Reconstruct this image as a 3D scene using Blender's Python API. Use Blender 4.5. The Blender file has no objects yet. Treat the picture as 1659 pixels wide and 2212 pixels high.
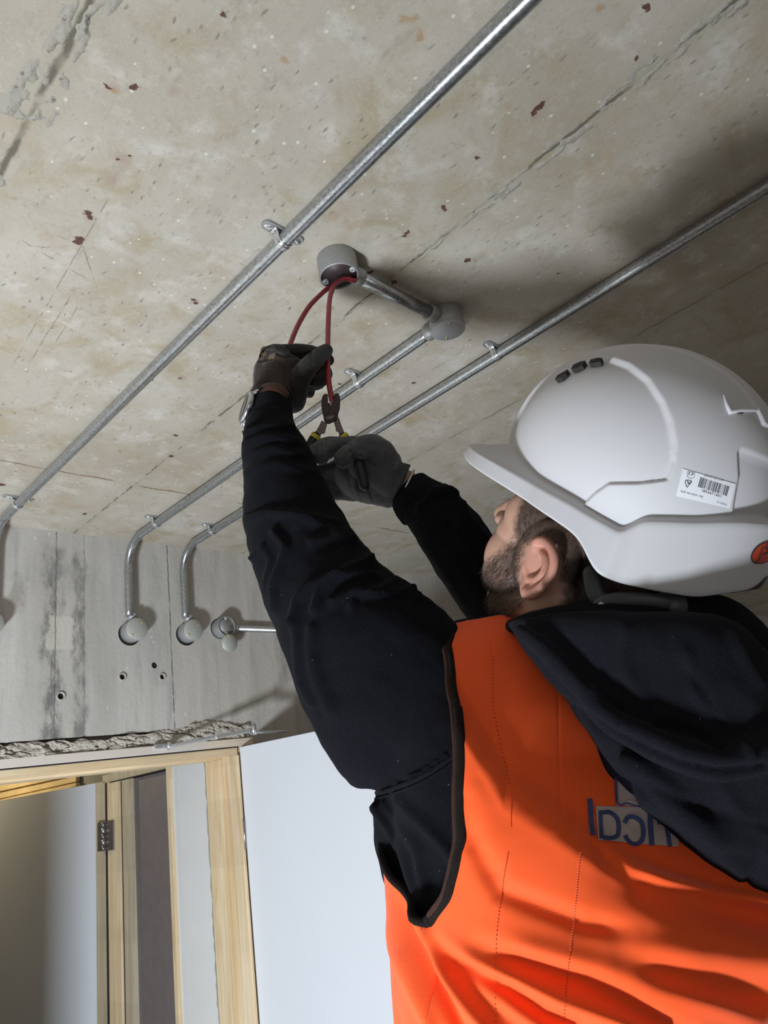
import bpy, bmesh, math, random
import numpy as np
from mathutils import Vector, Matrix
from math import sin, cos, pi, radians, sqrt, atan2, hypot

SC = bpy.context.scene
COL = SC.collection
random.seed(7)

# ------------------------------------------------------------------ camera, world, lights, exposure
CAM = np.array([0.0, 0.0, 1.85])
FPX, CX, CY = 1549.5, 829.5, 1106.0
YAW, PITCH, ROLL = radians(46.81), radians(20.13), radians(-8.90)
_f = np.array([sin(YAW)*cos(PITCH), cos(YAW)*cos(PITCH), sin(PITCH)])
_r = np.array([cos(YAW), -sin(YAW), 0.0])
_u = np.cross(_r, _f)
_r2 = _r*cos(ROLL)+_u*sin(ROLL)
_u2 = -_r*sin(ROLL)+_u*cos(ROLL)
MC = np.array([_r2, _u2, _f])
cam_data = bpy.data.cameras.new('camera')
cam = bpy.data.objects.new('camera', cam_data)
COL.objects.link(cam)
cam_data.sensor_fit = 'HORIZONTAL'
cam_data.sensor_width = 36.0
cam_data.lens = FPX/1659*36.0
cam_data.clip_start = 0.01
cam.matrix_world = Matrix(((_r2[0], _u2[0], -_f[0], CAM[0]), (_r2[1], _u2[1], -_f[1], CAM[1]),
                           (_r2[2], _u2[2], -_f[2], CAM[2]), (0, 0, 0, 1)))
SC.camera = cam
world = bpy.data.worlds.new('world')
SC.world = world
world.use_nodes = True
world.node_tree.nodes['Background'].inputs[0].default_value = (1.0, 0.92, 0.82, 1)
world.node_tree.nodes['Background'].inputs[1].default_value = 0.19
SC.view_settings.view_transform = 'Standard'
SC.view_settings.look = 'None'
SC.view_settings.gamma = 1.0
SC.view_settings.use_curve_mapping = False
SC.view_settings.exposure = 0.08

def area_light(name, loc, target, sx, sy, power, color):
    d = bpy.data.lights.new(name, 'AREA')
    d.shape = 'RECTANGLE'; d.size = sx; d.size_y = sy; d.energy = power; d.color = color
    o = bpy.data.objects.new(name, d); COL.objects.link(o)
    o.location = loc
    o.rotation_euler = (Vector(target)-Vector(loc)).to_track_quat('-Z', 'Y').to_euler()
    return o
area_light('floodlight', (-0.78, 0.60, 0.64), (0.35, 2.6, 2.0), 0.30, 0.30, 86, (0.84, 0.92, 1.0))
area_light('rear_fill', (-1.6, -2.2, 1.5), (0.8, 0.8, 2.2), 1.6, 1.4, 7, (0.86, 0.93, 1.0))  # added broad fill from behind the camera, not a window
CORRIDOR_LIGHT = area_light('corridor_lamp', (0.75, 4.2, 2.36), (1.39, 4.1, 2.05), 0.3, 0.2, 10, (1.0, 0.82, 0.50))

# ------------------------------------------------------------------ helpers
H = 2.70            # ceiling height
WY = 2.13           # concrete wall plane
def ray(px, py): return MC.T @ np.array([(px-CX)/FPX, -(py-CY)/FPX, 1.0])
def P(px, py, d): return CAM + ray(px, py)*d
def onz(px, py, z): d = ray(px, py); return CAM+d*(z-CAM[2])/d[2]
def ony(px, py, y): d = ray(px, py); return CAM+d*(y-CAM[1])/d[1]
def onx(px, py, x): d = ray(px, py); return CAM+d*(x-CAM[0])/d[0]
def proj(V):
    v = (np.asarray(V)-CAM) @ MC.T
    return np.stack([CX+FPX*v[..., 0]/v[..., 2], CY-FPX*v[..., 1]/v[..., 2], v[..., 2]], -1)
def nrm(v): v = np.asarray(v, float); return v/np.linalg.norm(v)

def _hash(i, j, k, s):
    n = (i.astype(np.int64)*374761393 + j.astype(np.int64)*668265263 + k.astype(np.int64)*2147483647 + s*1274126177) & 0xffffffff
    n = ((n ^ (n >> 13))*1274126177) & 0xffffffff
    n = (n ^ (n >> 16)) & 0xffffff
    return n/float(0xffffff)
def vnoise(p, s=0):
    p = np.asarray(p, float); i = np.floor(p).astype(np.int64); f = p-i; f = f*f*(3-2*f)
    x, y, z = i[..., 0], i[..., 1], i[..., 2]; out = 0
    for a in (0, 1):
        for b in (0, 1):
            for c in (0, 1):
                w = (f[..., 0] if a else 1-f[..., 0])*(f[..., 1] if b else 1-f[..., 1])*(f[..., 2] if c else 1-f[..., 2])
                out = out+w*_hash(x+a, y+b, z+c, s)
    return out*2-1
def fbm(p, n=3, s=0):
    o = 0; a = 1
    for k in range(n):
        o = o+a*vnoise(np.asarray(p)*(2**k), s+k*17); a *= .5
    return o
def sstep(a, b, x):
    t = np.clip((x-a)/(b-a), 0, 1); return t*t*(3-2*t)

def link(name, me, mat=None, parent=None, smooth=True):
    o = bpy.data.objects.new(name, me); COL.objects.link(o)
    if mat is not None: me.materials.append(mat)
    if parent is not None: o.parent = parent
    if smooth and len(me.polygons):
        me.polygons.foreach_set('use_smooth', [True]*len(me.polygons))
    return o
def mesh_obj(name, V, Fc, mat=None, parent=None, smooth=True, fix=True):
    me = bpy.data.meshes.new(name)
    if isinstance(Fc, np.ndarray): Fc = Fc.tolist()
    me.from_pydata(np.asarray(V, float).tolist(), [], Fc); me.update()
    if fix:
        bm = bmesh.new(); bm.from_mesh(me); bmesh.ops.recalc_face_normals(bm, faces=bm.faces); bm.to_mesh(me); bm.free()
    return link(name, me, mat, parent, smooth)
def empty(name, loc, parent=None):
    o = bpy.data.objects.new(name, None); COL.objects.link(o); o.location = [float(x) for x in loc]; o.empty_display_size = .05
    if parent is not None: o.parent = parent
    return o
def tag(o, label=None, cat=None, group=None, kind=None):
    if label: o['label'] = label
    if cat: o['category'] = cat
    if group: o['group'] = group
    if kind: o['kind'] = kind
    return o
def part(o, thing):
    """parent a mesh built in world coordinates under an Empty at a location"""
    o.parent = thing
    o.matrix_parent_inverse = Matrix.Translation(-Vector(thing.location)) if thing.type == 'EMPTY' else Matrix()
    return o
def adopt(name, VF, mat, thing, **k):
    return part(mesh_obj(name, VF[0], VF[1], mat, **k), thing)

def join(*vfs):
    V = []; Fs = []; n = 0
    for v, f in vfs:
        v = np.asarray(v, float); V.append(v)
        for q in f: Fs.append([int(i)+n for i in q])
        n += len(v)
    return np.concatenate(V), Fs
def grid_faces(nr, nc, wrap=True, cap=True):
    F = []
    for i in range(nr-1):
        for j in range(nc if wrap else nc-1):
            a = i*nc+j; b = i*nc+(j+1) % nc
            F.append((a, b, b+nc, a+nc))
    if cap and wrap:
        F.append(tuple(range(nc-1, -1, -1))); F.append(tuple((nr-1)*nc+j for j in range(nc)))
    return F
def tube(path, r, n=12, caps='round', closed=False, flat=None):
    """swept tube; r scalar or list; flat = (axis vector, factor) squashes the section"""
    path = np.asarray(path, float); m = len(path); r = np.broadcast_to(np.asarray(r, float), (m,))
    T = np.gradient(path, axis=0) if not closed else (np.roll(path, -1, 0)-np.roll(path, 1, 0))
    T /= np.linalg.norm(T, axis=1)[:, None]+1e-12
    up = np.array([0, 0, 1.0]) if abs(T[0][2]) < .9 else np.array([1.0, 0, 0])
    nn = nrm(np.cross(T[0], up)); rows = []; pts = []
    for i in range(m):
        nn = nn-T[i]*(nn@T[i]); nn = nrm(nn); bb = np.cross(T[i], nn)
        pts.append((path[i], nn.copy(), bb, r[i], T[i]))
    def ring(c, a, b, rr):
        t = np.arange(n)*2*pi/n
        R = np.outer(np.cos(t), a)*rr+np.outer(np.sin(t), b)*rr
        if flat is not None:
            ax = nrm(flat[0]); R = R-np.outer(R@ax, ax)*(1-flat[1])
        return c+R
    if caps == 'round' and not closed:
        c, a, b, rr, t = pts[0]
        for k in (.05, .35, .65, .9): rows.append(ring(c-t*rr*cos(k*pi/2), a, b, rr*sin(k*pi/2)))
    for c, a, b, rr, t in pts: rows.append(ring(c, a, b, rr))
    if caps == 'round' and not closed:
        c, a, b, rr, t = pts[-1]
        for k in (.9, .65, .35, .05): rows.append(ring(c+t*rr*cos(k*pi/2), a, b, rr*sin(k*pi/2)))
    F = grid_faces(len(rows), n, True, not closed)
    if closed:
        k = len(rows)
        for j in range(n): F.append(((k-1)*n+j, (k-1)*n+(j+1) % n, (j+1) % n, j))
    return np.concatenate(rows), F
def spline(pts, n):
    """Catmull-Rom through points, n samples"""
    p = np.asarray(pts, float); m = len(p)
    q = np.vstack([2*p[0]-p[1], p, 2*p[-1]-p[-2]])
    out = []
    for t in np.linspace(0, m-1, n):
        i = min(int(t), m-2); f = t-i
        a, b, c, d = q[i], q[i+1], q[i+2], q[i+3]
        out.append(.5*((2*b)+(-a+c)*f+(2*a-5*b+4*c-d)*f*f+(-a+3*b-3*c+d)*f**3))
    return np.array(out)
def box(x0, x1, y0, y1, z0, z1):
    V = [(x, y, z) for z in (z0, z1) for y in (y0, y1) for x in (x0, x1)]
    return np.array(V, float), [(0, 2, 3, 1), (4, 5, 7, 6), (0, 1, 5, 4), (2, 6, 7, 3), (0, 4, 6, 2), (1, 3, 7, 5)]
def obox(c, ax, ay, az, hx, hy, hz):
    V, F = box(-hx, hx, -hy, hy, -hz, hz)
    return np.asarray(c)+V@np.array([nrm(ax), nrm(ay), nrm(az)]), F
def lathe(prof, n=40, o=(0, 0, 0), ax=(0, 0, 1), closed=False):
    """profile of (r, h) swept about axis"""
    ax = nrm(ax); t0 = np.array([1., 0, 0]) if abs(ax[0]) < .9 else np.array([0, 1., 0])
    e1 = nrm(np.cross(ax, t0)); e2 = np.cross(ax, e1); t = np.arange(n)*2*pi/n
    rows = [np.asarray(o)+ax*h+np.outer(np.cos(t), e1)*r+np.outer(np.sin(t), e2)*r for r, h in prof]
    F = grid_faces(len(rows), n, True, not closed)
    if closed:
        k = len(rows)
        for j in range(n): F.append(((k-1)*n+j, (k-1)*n+(j+1) % n, (j+1) % n, j))
    return np.concatenate(rows), F
def ellipsoid(c, A, r, n=24, m=14):
    """A rows are axes"""
    V = []
    for i in range(m+1):
        th = pi*i/m
        th = min(max(th, .02), pi-.02)
        for j in range(n):
            ph = 2*pi*j/n
            V.append((sin(th)*cos(ph), sin(th)*sin(ph), cos(th)))
    V = np.array(V)*np.asarray(r)
    return np.asarray(c)+V@np.asarray(A), grid_faces(m+1, n)
def bevel(o, w=.001, seg=2):
    m = o.modifiers.new('bevel', 'BEVEL'); m.width = w; m.segments = seg; m.limit_method = 'ANGLE'; m.angle_limit = radians(35)
    return o
def remesh(VF, voxel, smooth=4, sf=.5):
    me = bpy.data.meshes.new('tmp'); me.from_pydata(VF[0].tolist(), [], VF[1]); me.update()
    o = bpy.data.objects.new('tmp', me); COL.objects.link(o)
    m = o.modifiers.new('r', 'REMESH'); m.mode = 'VOXEL'; m.voxel_size = voxel; m.use_smooth_shade = True
    if smooth:
        s = o.modifiers.new('s', 'SMOOTH'); s.iterations = smooth; s.factor = sf
    dg = bpy.context.evaluated_depsgraph_get(); ev = o.evaluated_get(dg)
    me2 = bpy.data.meshes.new_from_object(ev)
    V = np.empty(len(me2.vertices)*3); me2.vertices.foreach_get('co', V); V = V.reshape(-1, 3)
    nl = len(me2.loops); L = np.empty(nl, int); me2.loops.foreach_get('vertex_index', L)
    ls = np.empty(len(me2.polygons), int); me2.polygons.foreach_get('loop_start', ls)
    lt = np.empty(len(me2.polygons), int); me2.polygons.foreach_get('loop_total', lt)
    Fc = [L[a:a+b].tolist() for a, b in zip(ls, lt)]
    bpy.data.objects.remove(o); bpy.data.meshes.remove(me); bpy.data.meshes.remove(me2)
    return V, Fc
def vnormals(V, Fc):
    q = np.array([f if len(f) == 4 else (f[0], f[1], f[2], f[2]) for f in Fc])
    nn = np.cross(V[q[:, 2]]-V[q[:, 0]], V[q[:, 3]]-V[q[:, 1]])
    N = np.zeros_like(V)
    for k in range(4): np.add.at(N, q[:, k], nn)
    return N/(np.linalg.norm(N, axis=1)[:, None]+1e-12)
def seg_dist(p, a, b):
    ab = b-a; t = np.clip(((p-a)@ab)/(ab@ab+1e-12), 0, 1)
    return np.linalg.norm(p-(a+t[:, None]*ab), axis=1), t
def poly_dist(p, pts, closed=False):
    pts = [np.asarray(q, float) for q in pts]; d = np.full(len(p), 1e9)
    n = len(pts)
    for i in range(n if closed else n-1):
        d = np.minimum(d, seg_dist(p, pts[i], pts[(i+1) % n])[0])
    return d
def inside(p, pts):
    x, y = p[:, 0], p[:, 1]; c = np.zeros(len(p), bool); n = len(pts)
    for i in range(n):
        x1, y1 = pts[i]; x2, y2 = pts[(i+1) % n]
        if y1 == y2: continue
        c ^= ((y1 > y) != (y2 > y)) & (x < (x2-x1)*(y-y1)/(y2-y1)+x1)
    return c

# ------------------------------------------------------------------ materials
class NT:
    def __init__(s, name):
        s.m = bpy.data.materials.new(name); s.m.use_nodes = True; s.t = s.m.node_tree
        s.b = s.t.nodes['Principled BSDF']; s.tc = s.t.nodes.new('ShaderNodeTexCoord'); s.co = s.tc.outputs['Object']
    def n(s, t, **k):
        x = s.t.nodes.new('ShaderNode'+t)
        for a, b in k.items(): setattr(x, a, b)
        return x
    def put(s, sock, v):
        if isinstance(v, bpy.types.NodeSocket): s.t.links.new(v, sock)
        elif v is not None:
            if sock.type == 'RGBA' and len(v) == 3: v = (*v, 1)
            sock.default_value = v
    def mapv(s, scale=(1, 1, 1), loc=(0, 0, 0), rot=(0, 0, 0), v=None):
        x = s.n('Mapping'); s.put(x.inputs[0], v or s.co); x.inputs['Scale'].default_value = scale
        x.inputs['Location'].default_value = loc; x.inputs['Rotation'].default_value = rot
        return x.outputs[0]
    def noise(s, scale, detail=4, rough=.55, v=None, dist=0, out=0):
        x = s.n('TexNoise'); s.put(x.inputs['Vector'], v or s.co); x.inputs['Scale'].default_value = scale
        x.inputs['Detail'].default_value = detail; x.inputs['Roughness'].default_value = rough; x.inputs['Distortion'].default_value = dist
        return x.outputs[out]
    def voro(s, scale, v=None, feature='F1', out='Distance', rnd=1):
        x = s.n('TexVoronoi', feature=feature); s.put(x.inputs['Vector'], v or s.co); x.inputs['Scale'].default_value = scale
        x.inputs['Randomness'].default_value = rnd
        return x.outputs[out]
    def ramp(s, f, *st):
        x = s.n('ValToRGB'); s.put(x.inputs[0], f); e = x.color_ramp.elements
        while len(e) < len(st): e.new(.5)
        for i, (p, c) in enumerate(st):
            if not hasattr(c, '__len__'): c = (c, c, c)
            e[i].position = p; e[i].color = (*c, 1)
        return x.outputs[0]
    def step(s, f, a, b, lo=0.0, hi=1.0):
        x = s.n('MapRange', interpolation_type='SMOOTHSTEP'); s.put(x.inputs[0], f)
        x.inputs[1].default_value = a; x.inputs[2].default_value = b; x.inputs[3].default_value = lo; x.inputs[4].default_value = hi
        return x.outputs[0]
    def math(s, op, a, b=None, c=None):
        x = s.n('Math', operation=op); s.put(x.inputs[0], a)
        if b is not None: s.put(x.inputs[1], b)
        if c is not None: s.put(x.inputs[2], c)
        return x.outputs[0]
    def vm(s, op, a, b=None, out=0):
        x = s.n('VectorMath', operation=op); s.put(x.inputs[0], a)
        if b is not None: s.put(x.inputs[1], b)
        return x.outputs[out]
    def mix(s, f, a, b, mode='MIX'):
        x = s.n('Mix', data_type='RGBA', blend_type=mode); s.put(x.inputs[0], f); s.put(x.inputs[6], a); s.put(x.inputs[7], b)
        return x.outputs[2]
    def sep(s, v=None):
        x = s.n('SeparateXYZ'); s.put(x.inputs[0], v or s.co); return x.outputs
    def bump(s, h, strength=.3, dist=.002, normal=None):
        x = s.n('Bump'); s.put(x.inputs['Height'], h); x.inputs['Strength'].default_value = strength; x.inputs['Distance'].default_value = dist
        if normal is not None: s.put(x.inputs['Normal'], normal)
        return x.outputs[0]
    def out(s, col=None, rough=None, metal=None, normal=None, **k):
        for nm, v in (('Base Color', col), ('Roughness', rough), ('Metallic', metal), ('Normal', normal)):
            if v is not None: s.put(s.b.inputs[nm], v)
        for nm, v in k.items(): s.put(s.b.inputs[nm.replace('_', ' ')], v)
        return s.m
def flat(name, col, rough=.6, metal=0.0, nscale=0, namp=.12, bump=0, **k):
    t = NT(name)
    c = col
    if nscale:
        f = t.noise(nscale, 4)
        c = t.mix(f, tuple(max(0, x*(1-namp)) for x in col), tuple(min(1, x*(1+namp)) for x in col))
    nr = t.bump(t.noise(nscale*3 or 60, 3), .4, bump) if bump else None
    return t.out(c, rough, metal, nr, **k)

# stains of the ceiling at their places on the slab (x, y metres, radius)
def ceil_xy(px, py): q = onz(px, py, H); return float(q[0]), float(q[1])
def mat_ceiling():
    t = NT('cast_concrete_ceiling')
    big = t.noise(2.2, 5, .6); med = t.noise(9, 5, .65, dist=.6); fine = t.noise(60, 4, .7); fine2 = t.noise(240, 2, .6)
    c = t.ramp(big, (.3, (.36, .315, .25)), (.5, (.43, .388, .325)), (.7, (.50, .46, .40)))
    c = t.mix(t.step(med, .45, .72, 0, .85), c, (.35, .29, .19))
    c = t.mix(t.step(t.noise(14, 5, .7, v=t.mapv(loc=(5, 2, 0))), .5, .72, 0, .55), c, (.60, .57, .52))
    c = t.mix(t.step(t.noise(5, 5, .7, v=t.mapv(loc=(1, 7, 3))), .56, .72, 0, .6), c, (.38, .285, .19))
    c = t.mix(t.step(fine, .56, .72, 0, .5), c, (.33, .31, .26))
    c = t.mix(t.step(fine2, .55, .75, 0, .25), c, (.66, .62, .55))
    # short dark flecks lying across the slab
    c = t.mix(t.step(t.noise(34, 5, .75, v=t.mapv((1, .5, 1), loc=(2, 5, 0))), .56, .70, 0, .5), c, (.30, .27, .21))
    c = t.mix(t.step(t.noise(110, 4, .7, v=t.mapv((1, .6, 1), loc=(8, 5, 0))), .58, .70, 0, .55), c, (.26, .245, .205))
    fl = t.voro(78, v=t.mapv((1.0, .36, 1), rot=(0, 0, .35), v=t.vm('ADD', t.co, t.vm('MULTIPLY', t.noise(25, 2, out=1), (.02, .02, 0)))))
    fleck = t.math('MULTIPLY', t.step(fl, .20, .07, 0, 1), t.step(t.noise(7, 3, v=t.mapv(loc=(3, 3, 1))), .42, .58, 0, .8))
    c = t.mix(fleck, c, (.20, .18, .145))
    pl = t.voro(34, v=t.mapv((1, .8, 1), loc=(.3, .8, 0)))
    c = t.mix(t.math('MULTIPLY', t.step(pl, .10, .06), .55), c, (.74, .73, .68))
    pin = t.voro(75, v=t.mapv(loc=(9, .8, 0)))
    c = t.mix(t.step(pin, .055, .035, 0, .8), c, (.10, .09, .075))
    # seams of the formwork
    x = t.sep()[0]; y = t.sep()[1]
    wob = t.math('MULTIPLY', t.math('SUBTRACT', t.noise(6, 4), .5), .018)
    wob2 = t.math('MULTIPLY', t.math('SUBTRACT', t.noise(45, 4), .5), .012)
    for sx, w, amt in ((CEIL_A, .005, .9), (CEIL_B, .007, .9), (CEIL_C, .004, .6)):
        d = t.math('ABSOLUTE', t.math('ADD', t.math('SUBTRACT', x, sx), t.math('ADD', wob2, t.math('MULTIPLY', wob, .35))))
        dd = t.math('ABSOLUTE', t.math('ADD', t.math('SUBTRACT', x, sx), wob))
        c = t.mix(t.step(dd, .05, .0, 0, .38), c, (.35, .315, .235))
        c = t.mix(t.math('MULTIPLY', t.step(d, w, w*.2), t.step(t.noise(11, 3), .38, .55, .12, amt)), c, (.115, .10, .075))
    d = t.math('ABSOLUTE', t.math('ADD', t.math('SUBTRACT', y, CEIL_H), t.math('ADD', t.math('MULTIPLY', wob, 1.3), wob2)))
    m = t.math('MULTIPLY', t.step(d, .0045, .001), t.step(t.noise(9, 3), .4, .55, .15, .9))
    c = t.mix(m, c, (.16, .10, .06))
    # scratches
    for a, b in (((45, 518), (205, 612)), ((120, 545), (150, 560)), ((178, 528), (212, 628)), ((95, 500), (160, 522)), ((60, 530), (110, 535)),
                 ((240, 420), (20, 800)), ((165, 620), (60, 790)), ((830, 610), (870, 570)), ((170, 660), (120, 740)), ((1350, 740), (1659, 562))):
        ax, ay = ceil_xy(*a); bx, by = ceil_xy(*b); L = hypot(bx-ax, by-ay); ux, uy = (bx-ax)/L, (by-ay)/L
        dx = t.math('SUBTRACT', x, (ax+bx)/2); dy = t.math('SUBTRACT', y, (ay+by)/2)
        al = t.math('ABSOLUTE', t.math('ADD', t.math('MULTIPLY', dx, ux), t.math('MULTIPLY', dy, uy)))
        ac = t.math('ABSOLUTE', t.math('ADD', t.math('ADD', t.math('MULTIPLY', dx, -uy), t.math('MULTIPLY', dy, ux)), t.math('MULTIPLY', wob, .5)))
        mm = t.math('MULTIPLY', t.step(ac, .0016, .0006), t.step(al, L/2, L/2*.9, 0, .6))
        c = t.mix(t.math('MULTIPLY', mm, t.step(t.noise(40, 2), .35, .55)), c, (.20, .165, .11))
    # rust and dark spots, each at its own place on the slab
    warp = t.vm('ADD', t.co, t.vm('MULTIPLY', t.vm('SUBTRACT', t.noise(70, 3, .7, out=1), (.5, .5, .5)), (.022, .022, 0)))
    warp = t.vm('MULTIPLY', warp, (1, 1, 0))
    def spots(lst, col, soft, amt):
        nonlocal c
        cur = None
        for px, py, r in lst:
            sx, sy = ceil_xy(px, py)
            q = t.math('DIVIDE', t.vm('DISTANCE', warp, (sx, sy, 0), out=1), r)
            cur = q if cur is None else t.math('MINIMUM', cur, q)
        c = t.mix(t.step(cur, 1.0, 1-soft, 0, amt), c, col)
    spots([(265, 345, .020), (235, 385, .022), (245, 185, .016), (375, 195, .013), (1500, 580, .02), (1120, 830, .02), (395, 815, .01), (840, 600, .02), (190, 470, .011), (1155, 250, .013), (880, 510, .012), (420, 650, .012), (520, 695, .01)], (.33, .24, .19), .9, .55)
    spots([(1162, 232, .0075), (1152, 243, .0065), (1172, 225, .005), (1031, 341, .0045), (957, 449, .0055), (963, 453, .0045), (878, 503, .005), (874, 510, .004), (1011, 562, .0065),
           (189, 460, .0065), (198, 468, .005), (172, 519, .0075), (165, 524, .005), (381, 941, .0075), (893, 827, .006), (866, 888, .006), (480, 33, .005), (1396, 17, .006),
           (418, 648, .005), (423, 655, .004), (735, 829, .005), (390, 818, .004), (255, 345, .004), (275, 335, .003), (1373, 124, .004), (232, 187, .0045), (288, 188, .006),
           (183, 1110, .008), (232, 908, .006), (370, 985, .008), (850, 610, .005), (800, 588, .006), (327, 820, .004), (1080, 960, .004), (1205, 590, .003), (705, 450, .003), (4, 1047, .01)],
          (.085, .032, .022), .35, .93)
    spots([(870, 38, .008), (882, 38, .006), (895, 40, .006), (906, 70, .006), (908, 80, .006), (245, 195, .008), (1295, 15, .01), (615, 130, .01)], (.36, .20, .08), .8, .6)
    h = t.math('ADD', t.math('MULTIPLY', fine, .5), t.math('MULTIPLY', t.noise(20, 5, .6), .8))
    h = t.math('SUBTRACT', h, t.math('MULTIPLY', t.step(pin, .055, .03), .6))
    return t.out(c, .82, 0.0, t.bump(h, .35, .004), Specular_IOR_Level=.25)
CEIL_A, CEIL_B, CEIL_C, CEIL_H = 0.85, 0.232, 1.468, 1.715

def mat_wall():
    t = NT('board_marked_concrete_wall')
    st = t.mapv((1, 1, .16))
    a = t.noise(9, 5, .6, v=st); b_ = t.noise(30, 5, .65, v=t.mapv((1, 1, .1))); d = t.noise(50, 4, .7)
    c = t.ramp(a, (.3, (.40, .38, .345)), (.5, (.48, .455, .42)), (.72, (.56, .53, .485)))
    c = t.mix(t.step(b_, .5, .75, 0, .6), c, (.31, .30, .285))
    c = t.mix(t.step(t.noise(3, 3, v=t.mapv((1, 1, .5), loc=(4, 0, 2))), .45, .7, 0, .5), c, (.52, .48, .415))
    x, y, z = t.sep()
    wx = t.math('ADD', x, t.math('MULTIPLY', t.math('SUBTRACT', t.noise(12, 5, .7), .5), .06))
    def band(cx_, hw, z0, z1, col, amt, nsc=28):
        nonlocal c
        m = t.math('MULTIPLY', t.step(t.math('ABSOLUTE', t.math('SUBTRACT', wx, cx_)), hw, hw*.35), t.math('MULTIPLY', t.step(z, z0, z0+.05), t.step(z, z1, z1-.05)))
        m = t.math('MULTIPLY', m, t.step(t.noise(nsc, 4, .7, v=t.mapv((1, 1, .45))), .38, .62, .1, amt))
        c = t.mix(m, c, col)
    band(.79, .040, 1.80, 2.67, (.19, .18, .17), 1.0)
    band(.79, .012, 1.80, 2.60, (.15, .145, .135), .9, 50)
    band(.87, .026, 1.90, 2.66, (.20, .19, .18), .95)
    band(.87, .03, 1.80, 2.10, (.25, .24, .23), .8)
    band(1.12, .03, 2.2, 2.7, (.36, .35, .33), .6)
    band(1.30, .05, 1.9, 2.7, (.42, .40, .36), .6)
    band(.70, .03, 2.42, 2.60, (.25, .235, .20), .6)
    band(.83, .10, 2.45, 2.62, (.29, .28, .26), .6)
    band(1.05, .04, 2.60, 2.71, (.42, .38, .33), .9)
    band(1.62, .05, 2.2, 2.7, (.27, .26, .24), .7)
    # lighter making-good patch
    pp = t.math('MULTIPLY', t.step(t.math('ABSOLUTE', t.math('SUBTRACT', wx, .815)), .042, .034), t.step(t.math('ABSOLUTE', t.math('SUBTRACT', z, 2.385)), .055, .045, 0, .75))
    c = t.mix(pp, c, (.56, .53, .47))
    # joints
    wz = t.math('MULTIPLY', t.math('SUBTRACT', t.noise(30, 4, .7), .5), .010)
    for jx, w, amt in ((1.168, .0035, .85), (.800, .003, .7), (.884, .002, .6), (1.335, .0012, .4)):
        dj = t.math('ABSOLUTE', t.math('ADD', t.math('SUBTRACT', x, jx), wz))
        c = t.mix(t.math('MULTIPLY', t.step(dj, w, w*.2), t.step(t.noise(14, 3), .35, .5, .25, amt)), c, (.11, .10, .09))
    sp = t.voro(28, v=t.mapv((1, 1, .8)))
    c = t.mix(t.math('MULTIPLY', t.step(sp, .16, .10), t.step(t.noise(6, 2), .5, .6, 0, .6)), c, (.62, .61, .57))
    c = t.mix(t.step(t.noise(140, 3), .55, .8, 0, .4), c, (.30, .29, .27))
    h = t.math('ADD', t.noise(60, 5, .7), t.math('MULTIPLY', b_, .8))
    return t.out(c, .85, 0.0, t.bump(h, .4, .004), Specular_IOR_Level=.25)
def mat_mortar(name, c1, c2, dark):
    t = NT(name)
    c = t.mix(t.noise(40, 5, .7), c1, c2)
    c = t.mix(t.step(t.noise(90, 4, .7), .58, .7, 0, .9), c, dark)
    return t.out(c, .95, 0.0, t.bump(t.noise(160, 5, .75), .9, .004), Specular_IOR_Level=.15)
def mat_galv(name='galvanised_steel', tint=(.60, .62, .64), rough=(.26, .44)):
    t = NT(name)
    v = t.voro(170, out='Color'); f = t.noise(220, 3, .7); g = t.noise(30, 4, .6, v=t.mapv((1, .2, 1)))
    c = t.mix(t.ramp(t.noise(330, 3, .65, v=t.mapv((1, .5, 1))), (.35, 0.0), (.65, 1.0)), tuple(x*.66 for x in tint), tuple(min(1, x*1.25) for x in tint))
    c = t.mix(t.step(t.noise(420, 2, .8), .60, .72, 0, .5), c, (.13, .13, .13))
    c = t.mix(t.math('MULTIPLY', v, .25), c, (.8, .82, .84))
    r = t.ramp(t.math('ADD', t.math('MULTIPLY', f, .6), t.math('MULTIPLY', g, .4)), (.3, rough[0]), (.7, rough[1]))
    return t.out(c, r, .93, t.bump(f, .12, .001))
def mat_castbox():
    t = NT('cast_grey_metal')
    f = t.noise(180, 3, .7)
    c = t.mix(f, (.30, .30, .295), (.46, .46, .45))
    c = t.mix(t.step(t.noise(25, 4), .55, .75, 0, .5), c, (.25, .25, .24))
    return t.out(c, .52, .55, t.bump(f, .25, .001))
def mat_wood(name, c1, c2, axis=2, scale=16, rough=.55, paint=None):
    t = NT(name)
    sc = [1, 1, 1]; sc[axis] = .06
    v = t.mapv(tuple(sc))
    g = t.noise(scale*2.2, 4, .55, v=v, dist=1.2); g2 = t.noise(scale*9, 3, .6, v=v)
    c = t.mix(t.ramp(g, (.35, 0.0), (.65, 1.0)), c1, c2)
    c = t.mix(t.step(g2, .5, .8, 0, .35), c, tuple(x*.62 for x in c1))
    blk = t.noise(2.2, 0, v=t.mapv((.01, .01, 2.2) if axis == 2 else (2.2, .01, .01)))
    c = t.mix(t.step(blk, .5, .52, 0, .18), c, tuple(x*.7 for x in c1))
    if paint:
        c = t.mix(t.step(t.noise(7, 3, v=t.mapv((1, 1, .35) if axis == 2 else (.8, 1, .6))), .42, .5, 0, .8), c, paint)
    return t.out(c, rough, 0.0, t.bump(g2, .15, .001))
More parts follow.
